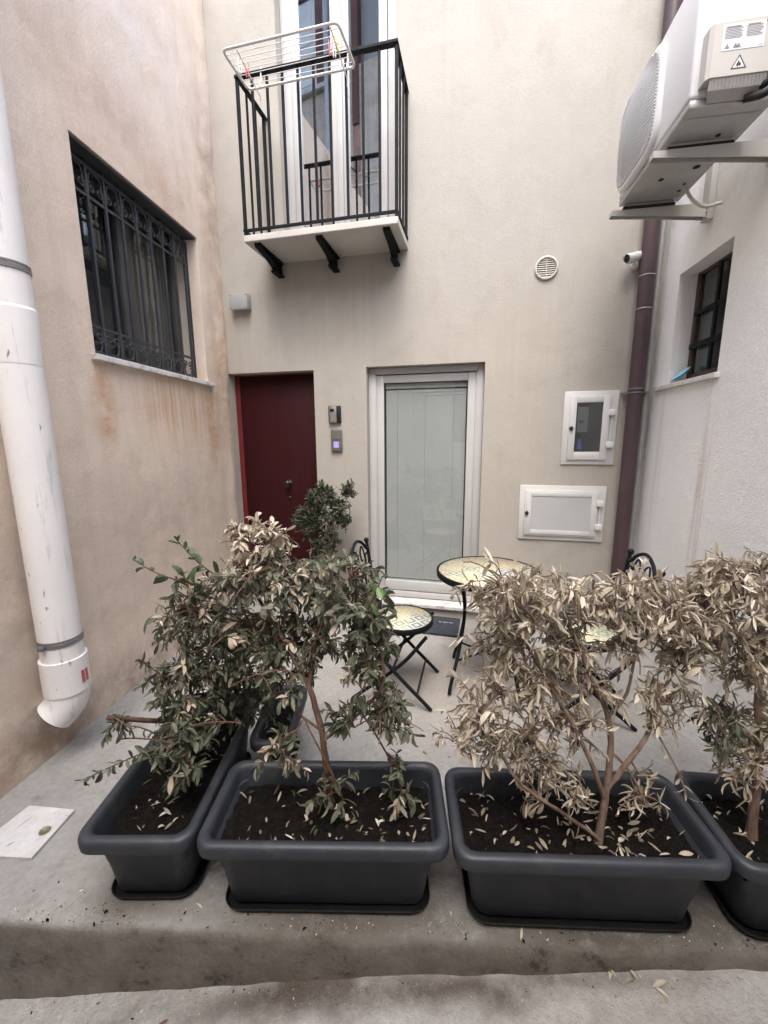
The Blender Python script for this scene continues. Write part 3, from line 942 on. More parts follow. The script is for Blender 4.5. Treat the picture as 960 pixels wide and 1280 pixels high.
# drying rack hooked outside the rail
rk = thing('drying_rack', 'white wire clothes drying rack hooked on the black balcony railing', 'drying rack', WB(0, 0, 0), AB)
def rp(u, v):   # u 0..1 along, v 0..1 from rail outwards
    return Vector((.585 + .745 * u - .03 * v, -(.415 + .245 * v), 3.795 + .045 * v))
lp = []
for (cu, cv, a0_) in ((.035, .12, PI), (.965, .12, -PI / 2), (.965, .88, 0), (.035, .88, PI / 2)):
    for i in range(5):
        a = a0_ + (PI / 2) * i / 4
        lp.append(rp(cu + .035 * math.cos(a), cv + .12 * math.sin(a)))
MB().tube(lp, .008, 8, closed=True).build('frame', M['rackwhite'], rk)
ws = MB()
for i in range(1, 8):
    ws.tube([rp(.005, i / 8), rp(.995, i / 8)], .0022, 5)
ws.build('wires', M['rackwhite'], rk)
for u in (.12, .93):
    hk = MB()
    p = rp(u, .04)
    hk.tube([p, p + Vector((0, .02, .05)), p + Vector((0, .03, .125)), p + Vector((0, .05, .135)), p + Vector((0, .065, .115)), p + Vector((0, .06, .07))], .004, 6)
    q = rp(u, .95)
    hk.tube([q, p + Vector((0, .004, -.06)), p + Vector((0, .008, -.10))], .004, 6)
    hk.build('hook', M['rackwhite'], rk)
def peg(u, v, tilt, mat_, label):
    t = thing('clothes_peg', label, 'clothes peg', WB(*(lambda p: (p.x, -p.y, p.z))(rp(u, v))), AB + tilt, 'clothes pegs on the drying rack')
    for sgn in (-1, 1):
        p = MB()
        P = [(-.004, 0, -.03), (.004, 0, -.03), (.006, 0, 0), (.004, 0, .045), (-.002, 0, .048)]
        p.prism([(sgn * .006 + a * .7 + sgn * max(0, c) * .12, -.005, c) for a, b_, c in P], (0, .010, 0))
        p.build('jaw', mat_, t)
    MB().tube([(-.010, 0, 0), (.010, 0, 0)], .004, 8).build('spring', M['clamp'], t)
peg(.09, .42, .4, M['pegred'], 'red clothes peg at the left end of the drying rack')
peg(.05, .55, .9, M['sticker'], 'white clothes peg beside the red one at the left end of the rack')
peg(.86, .50, .3, M['pegred'], 'red clothes peg next to the yellow peg on the drying rack')
peg(.885, .44, .2, M['sticker'], 'white clothes peg between the red and the yellow peg')
peg(.93, .58, .5, M['pegyellow'], 'yellow clothes peg at the right end of the drying rack')

# ================================================================== white downpipe on the left wall
dp = thing('downpipe', 'thick weathered white plastic downpipe on the pink-beige wall', 'downpipe', WL(-1.985, .115, 0), AL)
r_ = .083
MB().tube([(0, 0, .42), (0, 0, 1.85), (0, 0, H2)], r_, 32).build('pipe', M['pvc'], dp)
mb = MB()
mb.lathe([(r_ + .001, 2.02), (r_ + .007, 2.01), (r_ + .007, 2.008), (r_ + .001, 1.80)], (0, 0, 0), n=32)
mb.build('joint', M['pvc'], dp)
el = MB()
el.tube([(0, 0, .52), (0, 0, .42), (0, 0, .355)], r_ + .009, 32)
el.tube([(0, 0, .36), (-.003, .004, .320), (-.011, .014, .286), (-.024, .031, .258), (-.040, .050, .236)], [r_ + .004, r_ + .004, r_ + .003, r_, r_], 32)
elo = el.build('elbow', M['pvc'], dp, 40)
st_ = MB()
st_.box(-.012, .004, -.0945, -.0925, .395, .455); st_.box(.010, .022, -.0935, -.0905, .395, .455)
st_.build('red_label_mark', paint('faded_red_print', (.45, .10, .12), .5, .2), elo)
MB().lathe([(0, .0), (r_ - .008, .0), (r_ - .008, .006)], (-.0405, .0507, .2353), (-.46, .55, -.64), 28).build('mouth', M['dark'], elo)
for z in (.60, 2.16):
    c_ = MB()
    c_.lathe([(r_, z - .010), (r_ + .004, z - .008), (r_ + .004, z + .008), (r_, z + .010)], n=32)
    c_.lathe([(r_, z + .012), (r_ + .003, z + .013), (r_ + .003, z + .020), (r_, z + .021)], n=32)
    c_.box(-.105, -.086, -.012, .012, z - .008, z + .012, .003)
    c_.box(-.006, .006, r_, .12, z - .006, z + .006)
    c_.build('clamp', M['clamp'], dp, 40)

# ================================================================== maroon downpipe and grey conduit in the right corner
mp_ = thing('downpipe', 'maroon painted metal downpipe in the corner by the meter cabinets', 'downpipe', WB(3.212, .062, 0), AB)
r_ = .047
MB().tube([(0, 0, .0), (0, 0, H1)], r_, 24).build('pipe', M['maroon'], mp_)
for z in (2.34, 2.545):
    MB().lathe([(r_, z - .004), (r_ + .003, z - .003), (r_ + .003, z + .003), (r_, z + .004)], n=24).build('joint_ring', M['greymetal'], mp_)
c_ = MB()
for z in (1.80, 1.825):
    c_.lathe([(r_, z - .005), (r_ + .005, z - .004), (r_ + .005, z + .004), (r_, z + .005)], n=24)
c_.box(-.075, -.045, -.006, .055, 1.795, 1.807); c_.box(.045, .075, -.006, .055, 1.795, 1.807)
c_.build('clamp', M['clamp'], mp_, 40)
cn = MB().tube([(0, 0, 0), (0, 0, H1)], .021, 16).build('conduit', M['greymetal'], loc=WB(3.287, .03, 0), rotz=AB)
tag(cn, 'thin grey conduit running up beside the maroon downpipe in the corner', 'conduit')

# ================================================================== small things on the back wall
def cabinet(name, label, s0, s1, z0, z1, window):
    t = thing(name, label, 'meter cabinet', WB(s0, 0, z0), AB)
    W_, H_ = s1 - s0, z1 - z0
    f = MB()
    f.box(0, W_, -.014, .01, 0, H_, .003)
    f.build('frame', M['cabinet'], t, 35)
    dr_ = MB(); b0, b1, e0, e1 = .038, W_ - .055, .035, H_ - .035
    fw_ = .046
    if window:
        dr_.box(b0, b0 + fw_, -.030, -.0145, e0, e1, .003); dr_.box(b1 - fw_, b1, -.030, -.0145, e0, e1, .003)
        dr_.box(b0 + fw_, b1 - fw_, -.0295, -.0145, e0 + .0005, e0 + fw_ + .012, .003); dr_.box(b0 + fw_, b1 - fw_, -.0295, -.0145, e1 - fw_, e1 - .0005, .003)
        dd = dr_.build('door', M['cabinet'], t, 35)
        MB().box(b0 + fw_ - .002, b1 - fw_ + .002, -.024, -.022, e0 + fw_, e1 - fw_ + .002).build('pane', M['glass'], dd)
        MB().box(b0 + fw_ - .003, b1 - fw_ + .003, -.0165, -.0148, e0 + fw_, e1 - fw_ + .003).build('backing', M['dark'], dd)
        mt = MB(); mt.box(b0 + fw_ + .012, b0 + fw_ + .082, -.0205, -.0168, e0 + .20, e1 - .075, .001); 
        mt.build('meter', paint('dim_grey_meter', (.09, .095, .10), .5), dd)
        MB().box(b0 + fw_ + .020, b0 + fw_ + .055, -.0212, -.0206, e0 + .265, e0 + .285).build('meter_display', M['black'], dd)
        MB().prism([(b0 + fw_ + .02, -.0205, e0 + fw_ + .03), (b0 + fw_ + .055, -.0205, e0 + fw_ + .03), (b0 + fw_ + .042, -.0205, e0 + fw_ + .11), (b0 + fw_ + .028, -.0205, e0 + fw_ + .10)], (0, .0035, 0)).build('blue_tag', paint('deep_blue_paper', (.04, .05, .28), .5), dd)
    else:
        dr_.box(b0, b1, -.030, -.0145, e0, e1, .003)
        dr_.box(b0 + .012, b0 + fw_ , -.036, -.0301, e0 + .012, e1 - .012, .003); dr_.box(b1 - fw_, b1 - .012, -.036, -.0301, e0 + .012, e1 - .012, .003)
        dr_.box(b0 + fw_, b1 - fw_, -.0355, -.0301, e0 + .012, e0 + fw_, .003); dr_.box(b0 + fw_, b1 - fw_, -.0355, -.0301, e1 - fw_, e1 - .012, .003)
        dd = dr_.build('door', M['cabinet'], t, 35)
        MB().box(b0 + fw_ + .001, b1 - fw_ - .001, -.0315, -.0302, e0 + fw_ + .001, e1 - fw_ - .001).build('panel', M['cabpanel'], dd)
    for f_ in (.24, .74):
        z = e0 + (e1 - e0) * f_
        MB().box(b1 - .012, b1 + .036, -.042, -.0305, z - .022, z + .022, .004).box(b1 + .002, b1 + .034, -.0304, -.0142, z - .018, z + .018).build('hinge', M['whiteplastic'], t, 35)
    MB().tube([(b1 + .016, -.022, e0 + (e1 - e0) * .24), (b1 + .016, -.022, e0 + (e1 - e0) * .74)], .005, 8).build('hinge_rod', M['whiteplastic'], t)
    zc = e0 + (e1 - e0) * (.5 if window else .5)
    MB().lathe([(.014, 0), (.014, .010), (.010, .014), (0, .014)], (b0 + .016, -.030 if window else -.036, zc), (0, -1, 0), 16).box(b0 + .012, b0 + .020, -.05, -.03, zc - .016, zc + .016, .002).build('lock', M['black'], t)
cabinet('meter_cabinet', 'tall white meter cabinet with a dark glass window, beside the maroon downpipe', 2.765, 3.125, 1.300, 1.826, True)
cabinet('meter_cabinet', 'wide low white meter cabinet with a blank grey panel, beneath the windowed one', 2.488, 3.098, .715, 1.138, False)

v = thing('wall_vent', 'round white louvred air vent high on the cream wall', 'vent', WB(2.586, 0, 2.672), AB)
MB().lathe([(.078, 0), (.078, .010), (.070, .016), (.066, .014), (.064, .006)], (0, 0, 0), (0, -1, 0), 40).build('ring', M['accover'], v)
lv = MB()
for i in range(9):
    z = -.056 + i * .014
    hw = math.sqrt(max(.0001, .064 ** 2 - z * z)) - .001
    lv.quad([(-hw, -.002, z + .005), (hw, -.002, z + .005), (hw, -.011, z - .005), (-hw, -.011, z - .005)])
lv.box(-.002, .002, -.0115, -.004, -.062, .062)
lv.build('louvres', paint('yellowed_white_plastic', (.52, .50, .45), .5), v)
MB().lathe([(.065, .0), (.065, .0015), (0, .0015)], (0, 0, 0), (0, -1, 0), 32).build('backing', paint('dusty_grey', (.22, .20, .17), .9), v)

jb = thing('junction_box', 'grey square junction box on the cream wall left of the balcony', 'junction box', WB(.118, 0, 2.555), AB)
MB().box(0, .16, -.055, 0, 0, .118, .004).build('case', M['boxgrey'], jb, 35)
MB().box(-.003, .163, -.068, -.0555, -.003, .121, .004).build('lid', M['boxgrey'], jb, 35)
for x in (.010, .150):
    for z in (.010, .108):
        MB().lathe([(.005, 0), (.005, .002), (0, .0025)], (x, -.068, z), (0, -1, 0), 10).build('screw', M['clamp'], jb)

ic = thing('intercom', 'silver and black video intercom on the cream wall right of the red door', 'intercom', WB(.936, 0, 1.625), AB)
MB().box(0, .108, -.022, 0, 0, .142, .008).build('case', M['black'], ic, 35)
MB().box(.012, .074, -.031, -.0225, .004, .138, .005).build('front_plate', M['silver'], ic, 35)
MB().box(.020, .054, -.033, -.0312, .092, .116, .002).build('lens_window', M['black'], ic)
MB().box(.028, .046, -.033, -.0312, .022, .072, .002).build('call_button', M['silver'], ic)
kp = thing('keypad', 'grey keypad with purple lit digits below the intercom', 'keypad', WB(.952, 0, 1.395), AB)
MB().box(0, .096, -.022, 0, 0, .178, .006).build('case', M['keypad'], kp, 35)
MB().box(.008, .088, -.025, -.0225, .095, .168, .003).build('upper_panel', paint('olive_grey_panel', (.13, .13, .115), .4), kp)
dg = MB()
for i in range(3):
    for j in range(4):
        dg.box(.026 + i * .0155, .038 + i * .0155, -.0235, -.0221, .030 + j * .0125, .0395 + j * .0125)
dg.build('digits', M['purplelit'], kp)

sc = thing('security_camera', 'small white bullet camera on the cream wall beside the maroon downpipe', 'security camera', WB(3.125, 0, 2.655), AB)
MB().lathe([(.026, 0), (.026, .012), (.020, .016), (0, .016)], (.028, 0, -.02), (0, -1, 0), 20).build('base', M['whiteplastic'], sc)
MB().tube([(.028, -.01, -.02), (.028, -.045, -.035), (.022, -.055, -.02), (.012, -.055, .0)], .009, 10).build('arm', M['whiteplastic'], sc)
ax = Vector((-.84, -.46, -.26)).normalized()
c0_ = Vector((.050, -.03, .030))
bd = MB().lathe([(0, -.01), (.026, -.008), (.031, .0), (.031, .115), (.029, .122), (.027, .122), (.027, .110)], c0_, ax, 28).build('body', M['whiteplastic'], sc)
MB().lathe([(.0268, .111), (.010, .110), (.009, .117), (0, .118)], c0_, ax, 24).build('lens', M['black'], bd)

# ================================================================== air conditioner
ac = thing('air_conditioner', 'white outdoor air conditioner unit on brackets high on the white wall', 'air conditioner', WR(0, 0, 0), AR)
xf, xn = -.48, -1.205          # far and near end along the wall
of, ob = .478, .165            # front and back offset from the wall
zb0, zt0 = 2.775, 3.262
cs = MB().box(xn, xf, ob, of, zb0 + .03, zt0, .014, 0, 3)
cs.build('casing', M['acwhite'], ac, 35)
pn = MB().box(xn + .004, xf - .004, ob + .003, of - .004, zb0, zb0 + .0295, .006)
pn.box(xn + .06, xn + .075, ob + .02, of - .03, zb0 - .004, zb0 - .0003); pn.box(xf - .075, xf - .06, ob + .02, of - .03, zb0 - .004, zb0 - .0003)
for (px, py) in ((-.62, .30), (-.7, .27), (-.95, .32)):
    pn.lathe([(.014, 0), (.010, -.004), (0, -.004)], (px, py, zb0 - .0003), n=14)
pan = pn.build('base_pan', M['acgrey'], ac, 35)
ho = MB()
for (px, py, rr) in ((-.72, .36, .012), (-.80, .24, .016), (-.60, .22, .009), (-.66, .225, .007), (-1.02, .27, .010)):
    ho.lathe([(rr, 0), (rr, -.0012), (0, -.0012)], (px, py, zb0 - .0004), n=14)
ho.build('drain_hole', M['dark'], pan)
# bulging fan grille: rounded frame, horizontal louvres, hub
gx0, gx1, gz0, gz1 = -.955, xf - .004, zb0 + .03, zt0 - .02
fg = MB(); b = fg.bm
def sect(i, n, x0_, x1_, z0_, z1_, rc):
    a = 2 * PI * i / n
    ca, sa = math.cos(a), math.sin(a)
    cx, cz = (x0_ + x1_) / 2, (z0_ + z1_) / 2; hx, hz = (x1_ - x0_) / 2, (z1_ - z0_) / 2
    e = 5.0
    return cx + hx * math.copysign(abs(ca) ** (2 / e), ca), cz + hz * math.copysign(abs(sa) ** (2 / e), sa)
rings = []
n_ = 64
for (ins, yy) in ((0, of - .002), (.0, of + .008), (.005, of + .018), (.014, of + .023), (.022, of + .022), (.024, of + .008)):
    rings.append([b.verts.new((lambda p: (p[0], yy, p[1]))(sect(i, n_, gx0 + ins, gx1 - ins, gz0 + ins, gz1 - ins, .05))) for i in range(n_)])
for a, c_ in zip(rings, rings[1:]):
    for i in range(n_):
        f = b.faces.new([a[i], a[(i + 1) % n_], c_[(i + 1) % n_], c_[i]]); f.smooth = True
fgo = fg.build('fan_grille', M['acwhite'], ac, 50)
sl2 = MB()
nl = 30
gxc, ghw = (gx0 + gx1) / 2, (gx1 - gx0) / 2 - .020
gzc, ghz = (gz0 + gz1) / 2, (gz1 - gz0) / 2 - .020
for i in range(nl):
    v_ = -1 + 2 * (i + .5) / nl
    z = gzc + ghz * v_
    hw = ghw * (1 - abs(v_) ** 6) ** .25
    n2 = 14
    def arc(zz, dy):
        out = []
        for q in range(n2 + 1):
            u = -1 + 2 * q / n2
            rr = min(1, math.sqrt((u * hw / ghw) ** 2 + v_ ** 2))
            out.append((gxc + hw * u, of + .019 + dy + .034 * (1 - rr ** 2.2), zz))
        return out
    A, B_ = arc(z, .0095), arc(z, -.004)
    for q in range(n2):
        sl2.prism([A[q], A[q + 1], B_[q + 1], B_[q]], (0, 0, .0045))
sl2.build('louvres', M['acwhite'], fgo)
dm_ = MB()
gr_ = []
for i in range(13):
    v_ = -1 + 2 * i / 12; row = []
    for q in range(15):
        u = -1 + 2 * q / 14
        uu, vv = u * (1 - .12 * v_ * v_), v_ * (1 - .12 * u * u)
        rr = min(1, math.hypot(u, v_) / 1.1)
        row.append(dm_.bm.verts.new((gxc + (ghw + .002) * uu, of + .014 + .034 * (1 - rr ** 2.2), gzc + (ghz + .002) * vv)))
    gr_.append(row)
for i in range(12):
    for q in range(14):
        f = dm_.bm.faces.new([gr_[i][q], gr_[i][q + 1], gr_[i + 1][q + 1], gr_[i + 1][q]]); f.smooth = True
dm_.build('fan_guard', paint('pale_grey_fan_guard', (.70, .70, .705), .5), fgo)
# side cover over the valves, on the end that faces us
cv = MB()
cx0 = xn - .055
ya_, yb_ = .215, .452
zc0, zc1 = 2.832, 3.005
cv.prism([(xn - .001, yb_, zc0), (xn - .001, ya_, zc0), (cx0 + .02, ya_ + .004, zc0), (cx0, ya_ + .026, zc0), (cx0, yb_ - .012, zc0), (cx0 + .012, yb_, zc0)], (0, 0, zc1 - zc0))
cvo = cv.build('side_cover', M['accover'], ac)
lw = MB()
lw.prism([(xn - .001, ya_ + .01, zc0 - .0005), (cx0 + .004, ya_ + .03, zc0 - .0005), (cx0 + .012, ya_ + .03, zb0 + .022), (xn - .001, ya_ + .01, zb0 + .006)], (0, yb_ - ya_ - .045, 0))
for i in range(15):
    y = ya_ + .036 + i * .0125
    lw.prism([(cx0 + .002, y, zc0 - .006), (cx0 + .010, y, zb0 + .026), (cx0 + .014, y, zb0 + .026), (cx0 + .006, y, zc0 - .006)], (0, .0045, 0))
lw.build('valve_recess', paint('grey_ribbed_plastic', (.36, .35, .335), .5), ac)
xs_ = cx0 - .0012
sy0, sy1, sz0, sz1 = .272, .412, 2.912, 2.995
sk = MB().box(xs_, cx0 - .0002, sy0, sy1, sz0, sz1).build('sticker', M['sticker'], cvo)
tx = MB()
for (ya, yb) in ((sy0 + .072, sy1 - .007), (sy0 + .007, sy0 + .062)):
    tx.box(xs_ - .0006, xs_ - .0002, ya + .01, yb - .004, sz1 - .011, sz1 - .0075)
    for i in range(8):
        z = sz1 - .0125 - i * .0046
        cut = random.uniform(0, .012)
        tx.box(xs_ - .0006, xs_ - .0002, ya + cut, yb, z - .0012, z + .0006)
    tx.build('printed_text', M['ink'], sk)
    tx = MB()
tx.box(xs_ - .0006, xs_ - .0002, sy0 + .005, sy0 + .018, sz0 + .005, sz0 + .0065)
for yy in (sy1 - .018, sy1 - .046, sy1 - .056):
    tx.prism([(xs_ - .0006, yy - .009, sz0 + .006), (xs_ - .0006, yy + .009, sz0 + .006), (xs_ - .0006, yy, sz0 + .022)], (.0004, 0, 0))
tx.build('hazard_symbols', M['ink'], sk)
tr = MB()
ty, tz, tr_ = .347, 2.866, .030
P = [(tr_ * math.cos(a), tr_ * math.sin(a)) for a in (PI / 2, PI / 2 + 2 * PI / 3, PI / 2 + 4 * PI / 3)]
for i in range(3):
    a, c_ = Vector((P[i][0], P[i][1])), Vector((P[(i + 1) % 3][0], P[(i + 1) % 3][1]))
    ai, ci = a * .80, c_ * .80
    tr.prism([(xs_, ty + a.x, tz + a.y), (xs_, ty + c_.x, tz + c_.y), (xs_, ty + ci.x, tz + ci.y), (xs_, ty + ai.x, tz + ai.y)], (.0008, 0, 0))
fl = [(-.003, -.010), (-.008, -.005), (-.0075, .001), (-.004, .004), (-.003, .010), (.002, .006), (.003, .001), (.0055, .003), (.0075, -.003), (.004, -.009), (.0015, -.0045), (-.001, -.006)]
tr.prism([(xs_, ty - p, tz + q) for p, q in fl], (.0008, 0, 0))
tr.build('flame_warning_sign', M['inkdark'], cvo)
MB().prism([(cx0 - .0006, ty + p * .98, tz + q * .98) for p, q in P], (.0004, 0, 0)).build('sign_backing', M['sticker'], cvo)
MB().lathe([(.006, 0), (.006, .003), (0, .004)], (cx0, ya_ + .05, zc1 - .012), (-1, 0, 0), 12).build('screw', M['clamp'], cvo)
# faint raised lettering strip along the front, as in the photo: small grey dashes
for xx in (-.50, -.985):
    MB().box(xx - .020, xx + .020, ob + .03, of - .02, zb0 - .0262, zb0 - .014, .003).build('rubber_strip', M['rubber'], ac)
    MB().box(xx - .014, xx + .014, ob + .035, of - .025, zb0 - .0138, zb0 - .0003, .003).build('mounting_foot', M['acgrey'], ac)
pp = MB()
for dy_, dz_ in ((0, 0), (.03, -.035)):
    pp.tube(spline([(xn - .01, ya_ + .045 + dy_, zc0 - .02 + dz_), (xn - .05, ya_ + .02, zc0 - .03 + dz_), (xn - .065, ya_ - .03, zc0 + .03 + dz_), (xn - .055, ya_ - .10, zc0 + .13 + dz_), (xn - .04, .005, zc0 + .20 + dz_)], 6), .013, 10)
pp.build('insulated_pipe', M['rubber'], ac)
# wall brackets
def acbracket(x, label):
    t = thing('wall_bracket', label, 'wall bracket', WR(x, 0, 0), AR, 'brackets under the air conditioner')
    arm = MB()
    arm.prism([(-.021, .0, 2.748), (-.021, .515, 2.748), (-.021, .515, 2.722), (-.021, .30, 2.705), (-.021, 0, 2.675)], (.003, 0, 0))
    arm.box(-.018, .021, .0, .515, 2.745, 2.7485, .001)
    arm.prism([(.018, .0, 2.7445), (.018, .515, 2.7445), (.018, .515, 2.722), (.018, .30, 2.705), (.018, 0, 2.675)], (.003, 0, 0))
    arm.prism([(-.0175, .515, 2.7445), (.0175, .515, 2.7445), (.0175, .515, 2.724), (-.0175, .515, 2.724)], (0, -.003, 0))
    arm.build('arm', M['bracket'], t, 30)
    up = MB().box(-.032, .032, .001, .034, 2.665, 3.05, .003)
    up.build('upright', M['bracket'], t, 30)
    for z in (2.70, 2.735):
        MB().lathe([(.009, 0), (.009, .006), (0, .007)], (-.022, .03, z), (-1, 0, 0), 6).build('bolt', M['clamp'], t)
acbracket(-.49, 'grey-beige wall bracket under the far end of the air conditioner')
acbracket(-.985, 'grey-beige wall bracket under the near end of the air conditioner')
hz = MB().tube(spline([(-.62, .20, 2.775), (-.64, .17, 2.71), (-.62, .10, 2.68), (-.60, .01, 2.70)], 6), .009, 8).build('drain_hose', M['accover'], loc=WR(0, 0, 0), rotz=AR)
tag(hz, 'short grey hose curving from under the air conditioner to the white wall', 'hose')

# ================================================================== floor items
dc = thing('drain_cover', 'white stone drain cover slab set in the concrete by the left wall', 'drain cover')
mb = MB()
mb.prism([(-1.53, 1.262, 0.001), (-1.283, 1.248, 0.001), (-1.272, 1.445, 0.001), (-1.475, 1.466, 0.001)], (0, 0, .012))
mb.build('slab', M['drain'], dc)
MB().lathe([(.020, .0132), (.020, .0150), (.015, .0152), (.014, .0136), (0, .0136)], (-1.318, 1.352, 0), n=24).build('ring', paint('tarnished_brass', (.20, .18, .12), .5, .2, 10, .5), dc)
mb = MB()
for (x, y, a, l) in ((-1.43, 1.385, 1.2, .03), (-1.405, 1.30, .7, .014)):
    mb.prism([(x - l * math.cos(a), y - l * math.sin(a), .0133), (x, y - .003, .0133), (x + l * math.cos(a), y + l * math.sin(a), .0133), (x, y + .003, .0133)], (0, 0, .0006))
mb.build('chip', paint('dark_chip', (.13, .13, .14), .9), dc)

dm = thing('doormat', 'dark slate blue doormat in front of the glass door', 'doormat', WB(1.66, .19, 0), AB - .03)
MB().box(-.34, .40, -.17, .15, .004, .018, .005).build('pile', M['mat'], dm)
mb = MB()
for i, wdt in enumerate((.012, .006, .014, .010, .007, .012, .009)):
    mb.box(.235 + i * .017, .235 + i * .017 + wdt, .035, .045, .0182, .0192)
mb.build('lettering', M['ink'] if False else paint('pale_mat_lettering', (.40, .42, .45), .9), dm)

# ---- bistro table
tb = thing('bistro_table', 'round bistro table with yellow and green mosaic tile top and black iron legs', 'table', (.622, 2.37, 0), AB)
MB().lathe([(0, .708), (.292, .708), (.292, .714), (0, .714)], n=56).build('tile_top', M['tiles'], tb)
MB().lathe([(.293, .682), (.304, .682), (.306, .715), (.300, .718), (.293, .716), (.293, .682)], n=56).build('rim', M['iron'], tb)
MB().lathe([(0, .694), (.293, .694), (.293, .690), (0, .690)], n=40).build('underside', M['iron'], tb)
for sx in (-1, 1):
    for sy in (-1, 1):
        P = [(sx * .17, sy * .13, .69), (sx * .145, sy * .05, .60), (sx * .13, sy * .02, .48), (sx * .135, sy * .04, .36), (sx * .16, sy * .11, .20), (sx * .19, sy * .185, .07), (sx * .20, sy * .215, .006)]
        MB().tube(spline(P, 4), .0105, 8).build('leg', M['iron'], tb)
    MB().tube([(sx * .165, -.12, .175), (0, 0, .19)], .006, 6).tube([(sx * .165, .12, .175), (0, 0, .19)], .006, 6).build('brace', M['iron'], tb)

# ---- bistro chairs
def make_chair(label, loc, rz):
    t = thing('bistro_chair', label, 'chair', loc, rz, 'bistro chairs at the mosaic table')
    MB().lathe([(0, .447), (.172, .447), (.172, .453), (0, .453)], n=44).build('seat', M['tiles'], t)
    MB().lathe([(.173, .424), (.182, .424), (.184, .455), (.179, .458), (.173, .456), (.173, .424)], n=44).build('seat_rim', M['iron'], t)
    MB().lathe([(0, .436), (.173, .436), (.173, .432), (0, .432)], n=40).build('underside', M['iron'], t)
    for sy in (-1, 1):
        y = sy * .195
        MB().tube(spline([(-.268, y, .850), (-.245, y, .70), (-.20, y, .44), (-.02, y, .225), (.20, y, .006)], 5), .0105, 8).ball((-.271, y, .863), .017).build('leg', M['iron'], t)
        y2 = sy * .165
        MB().tube(spline([(.165, y2, .425), (.02, y2, .24), (-.25, y2, .006)], 5), .0105, 8).build('leg', M['iron'], t)
    MB().tube([(.12, -.195, .088), (.12, .195, .088)], .006, 6).tube([(-.16, -.165, .085), (-.16, .165, .085)], .006, 6).tube([(-.018, -.195, .224), (-.018, .195, .224)], .007, 6).build('cross_rod', M['iron'], t)
    bk_ = MB()
    def bp(u, v): return (-.20 - .070 * v ** 1.2 if v > 0 else -.20, u, .44 + v * (.86 - .44))
    def sp(*uv): return spline([bp(u, v) for u, v in uv], 5)
    bk_.tube(sp((-.195, .90), (-.155, .91), (-.10, 1.02), (0, 1.09), (.10, 1.02), (.155, .91), (.195, .90)), .0095, 8)
    bk_.tube(sp((-.195, .33), (-.10, .30), (0, .27), (.10, .30), (.195, .33)), .007, 8)
    for s_ in (-1, 1):
        bk_.tube(sp((s_ * .02, .28), (s_ * .05, .55), (s_ * .10, .80), (s_ * .075, .98), (s_ * .03, .92), (s_ * .03, .80), (s_ * .055, .79)), .005, 6)
        bk_.tube(sp((s_ * .19, .40), (s_ * .15, .62), (s_ * .165, .80), (s_ * .125, .84), (s_ * .105, .72), (s_ * .13, .66)), .005, 6)
        bk_.tube(sp((s_ * .18, .36), (s_ * .11, .52), (s_ * .07, .42), (s_ * .10, .36)), .005, 6)
        bk_.tube(sp((0, .30), (s_ * .035, .45), (s_ * .02, .62), (s_ * .0, .56)), .005, 6)
    bk_.build('backrest', M['iron'], t)
    return t
make_chair('black iron bistro chair with tiled seat in front of the glass door', (.105, 2.30, 0), AB)
make_chair('black iron bistro chair behind the dry bush, its back to the white wall', (1.085, 2.11, 0), PI + AB + .02)

# ================================================================== planters, soil, saucers
def rring(b, hx, hy, r, z, n=6):
    pts = []
    for (sx, sy, a0_) in ((1, 1, 0), (-1, 1, PI / 2), (-1, -1, PI), (1, -1, 3 * PI / 2)):
        for i in range(n + 1):
            a = a0_ + PI / 2 * i / n
            pts.append((sx * (hx - r) + r * math.cos(a), sy * (hy - r) + r * math.sin(a), z))
    return [b.verts.new(p) for p in pts]
def loft(profile, seal_bottom=True):
    mb = MB(); b = mb.bm
    R_ = [rring(b, *p) for p in profile]
    for a, c_ in zip(R_, R_[1:]):
        n = len(a)
        for i in range(n):
            f = b.faces.new([a[i], a[(i + 1) % n], c_[(i + 1) % n], c_[i]]); f.smooth = True
    if seal_bottom:
        b.faces.new(list(reversed(R_[0])))
    return mb, R_

LEAF = {}
class LeafCloud:
    """many bent, folded leaf blades in one mesh"""
    def __init__(s):
        s.v = []; s.f = []; s.tone = []; s.mi = []
    def add(s, base, d, up, L, W, fold, curl, tone, mi, twist=0):
        d = d.normalized()
        side = d.cross(up)
        if side.length < 1e-4: side = d.orthogonal()
        side.normalize(); nrm = side.cross(d).normalized()
        if twist:
            q = Matrix.Rotation(twist, 3, d); side = q @ side; nrm = q @ nrm
        i0 = len(s.v)
        p = base.copy(); ang = 0
        ws = (.16, .78, 1.0, .80, .05)
        n = len(ws)
        dd = d.copy()
        for k2 in range(n):
            hw = W * .5 * ws[k2]
            cs, sn = math.cos(fold), math.sin(fold)
            nn = side.cross(dd).normalized()
            s.v.append(p - side * hw * cs + nn * hw * sn)
            s.v.append(p)
            s.v.append(p + side * hw * cs + nn * hw * sn)
            a = curl / (n - 1)
            dd = (dd * math.cos(a) - nn * math.sin(a)).normalized()
            p = p + dd * (L / (n - 1))
        for k2 in range(n - 1):
            a = i0 + 3 * k2
            s.f.append((a, a + 1, a + 4, a + 3)); s.f.append((a + 1, a + 2, a + 5, a + 4))
            s.tone += [tone, tone]; s.mi += [mi, mi]
    def build(s, name, mats, parent=None):
        me = bpy.data.meshes.new(name)
        me.from_pydata([tuple(x) for x in s.v], [], s.f)
        for mm in mats: me.materials.append(mm)
        me.polygons.foreach_set('material_index', s.mi)
        me.polygons.foreach_set('use_smooth', [True] * len(s.f))
        at = me.attributes.new('tone', 'FLOAT', 'FACE')
        at.data.foreach_set('value', s.tone)
        o = bpy.data.objects.new(name, me); COL.objects.link(o)
        if parent: o.parent = parent
        return o

def rv(a=1.0): return Vector((random.uniform(-a, a), random.uniform(-a, a), random.uniform(-a, a)))

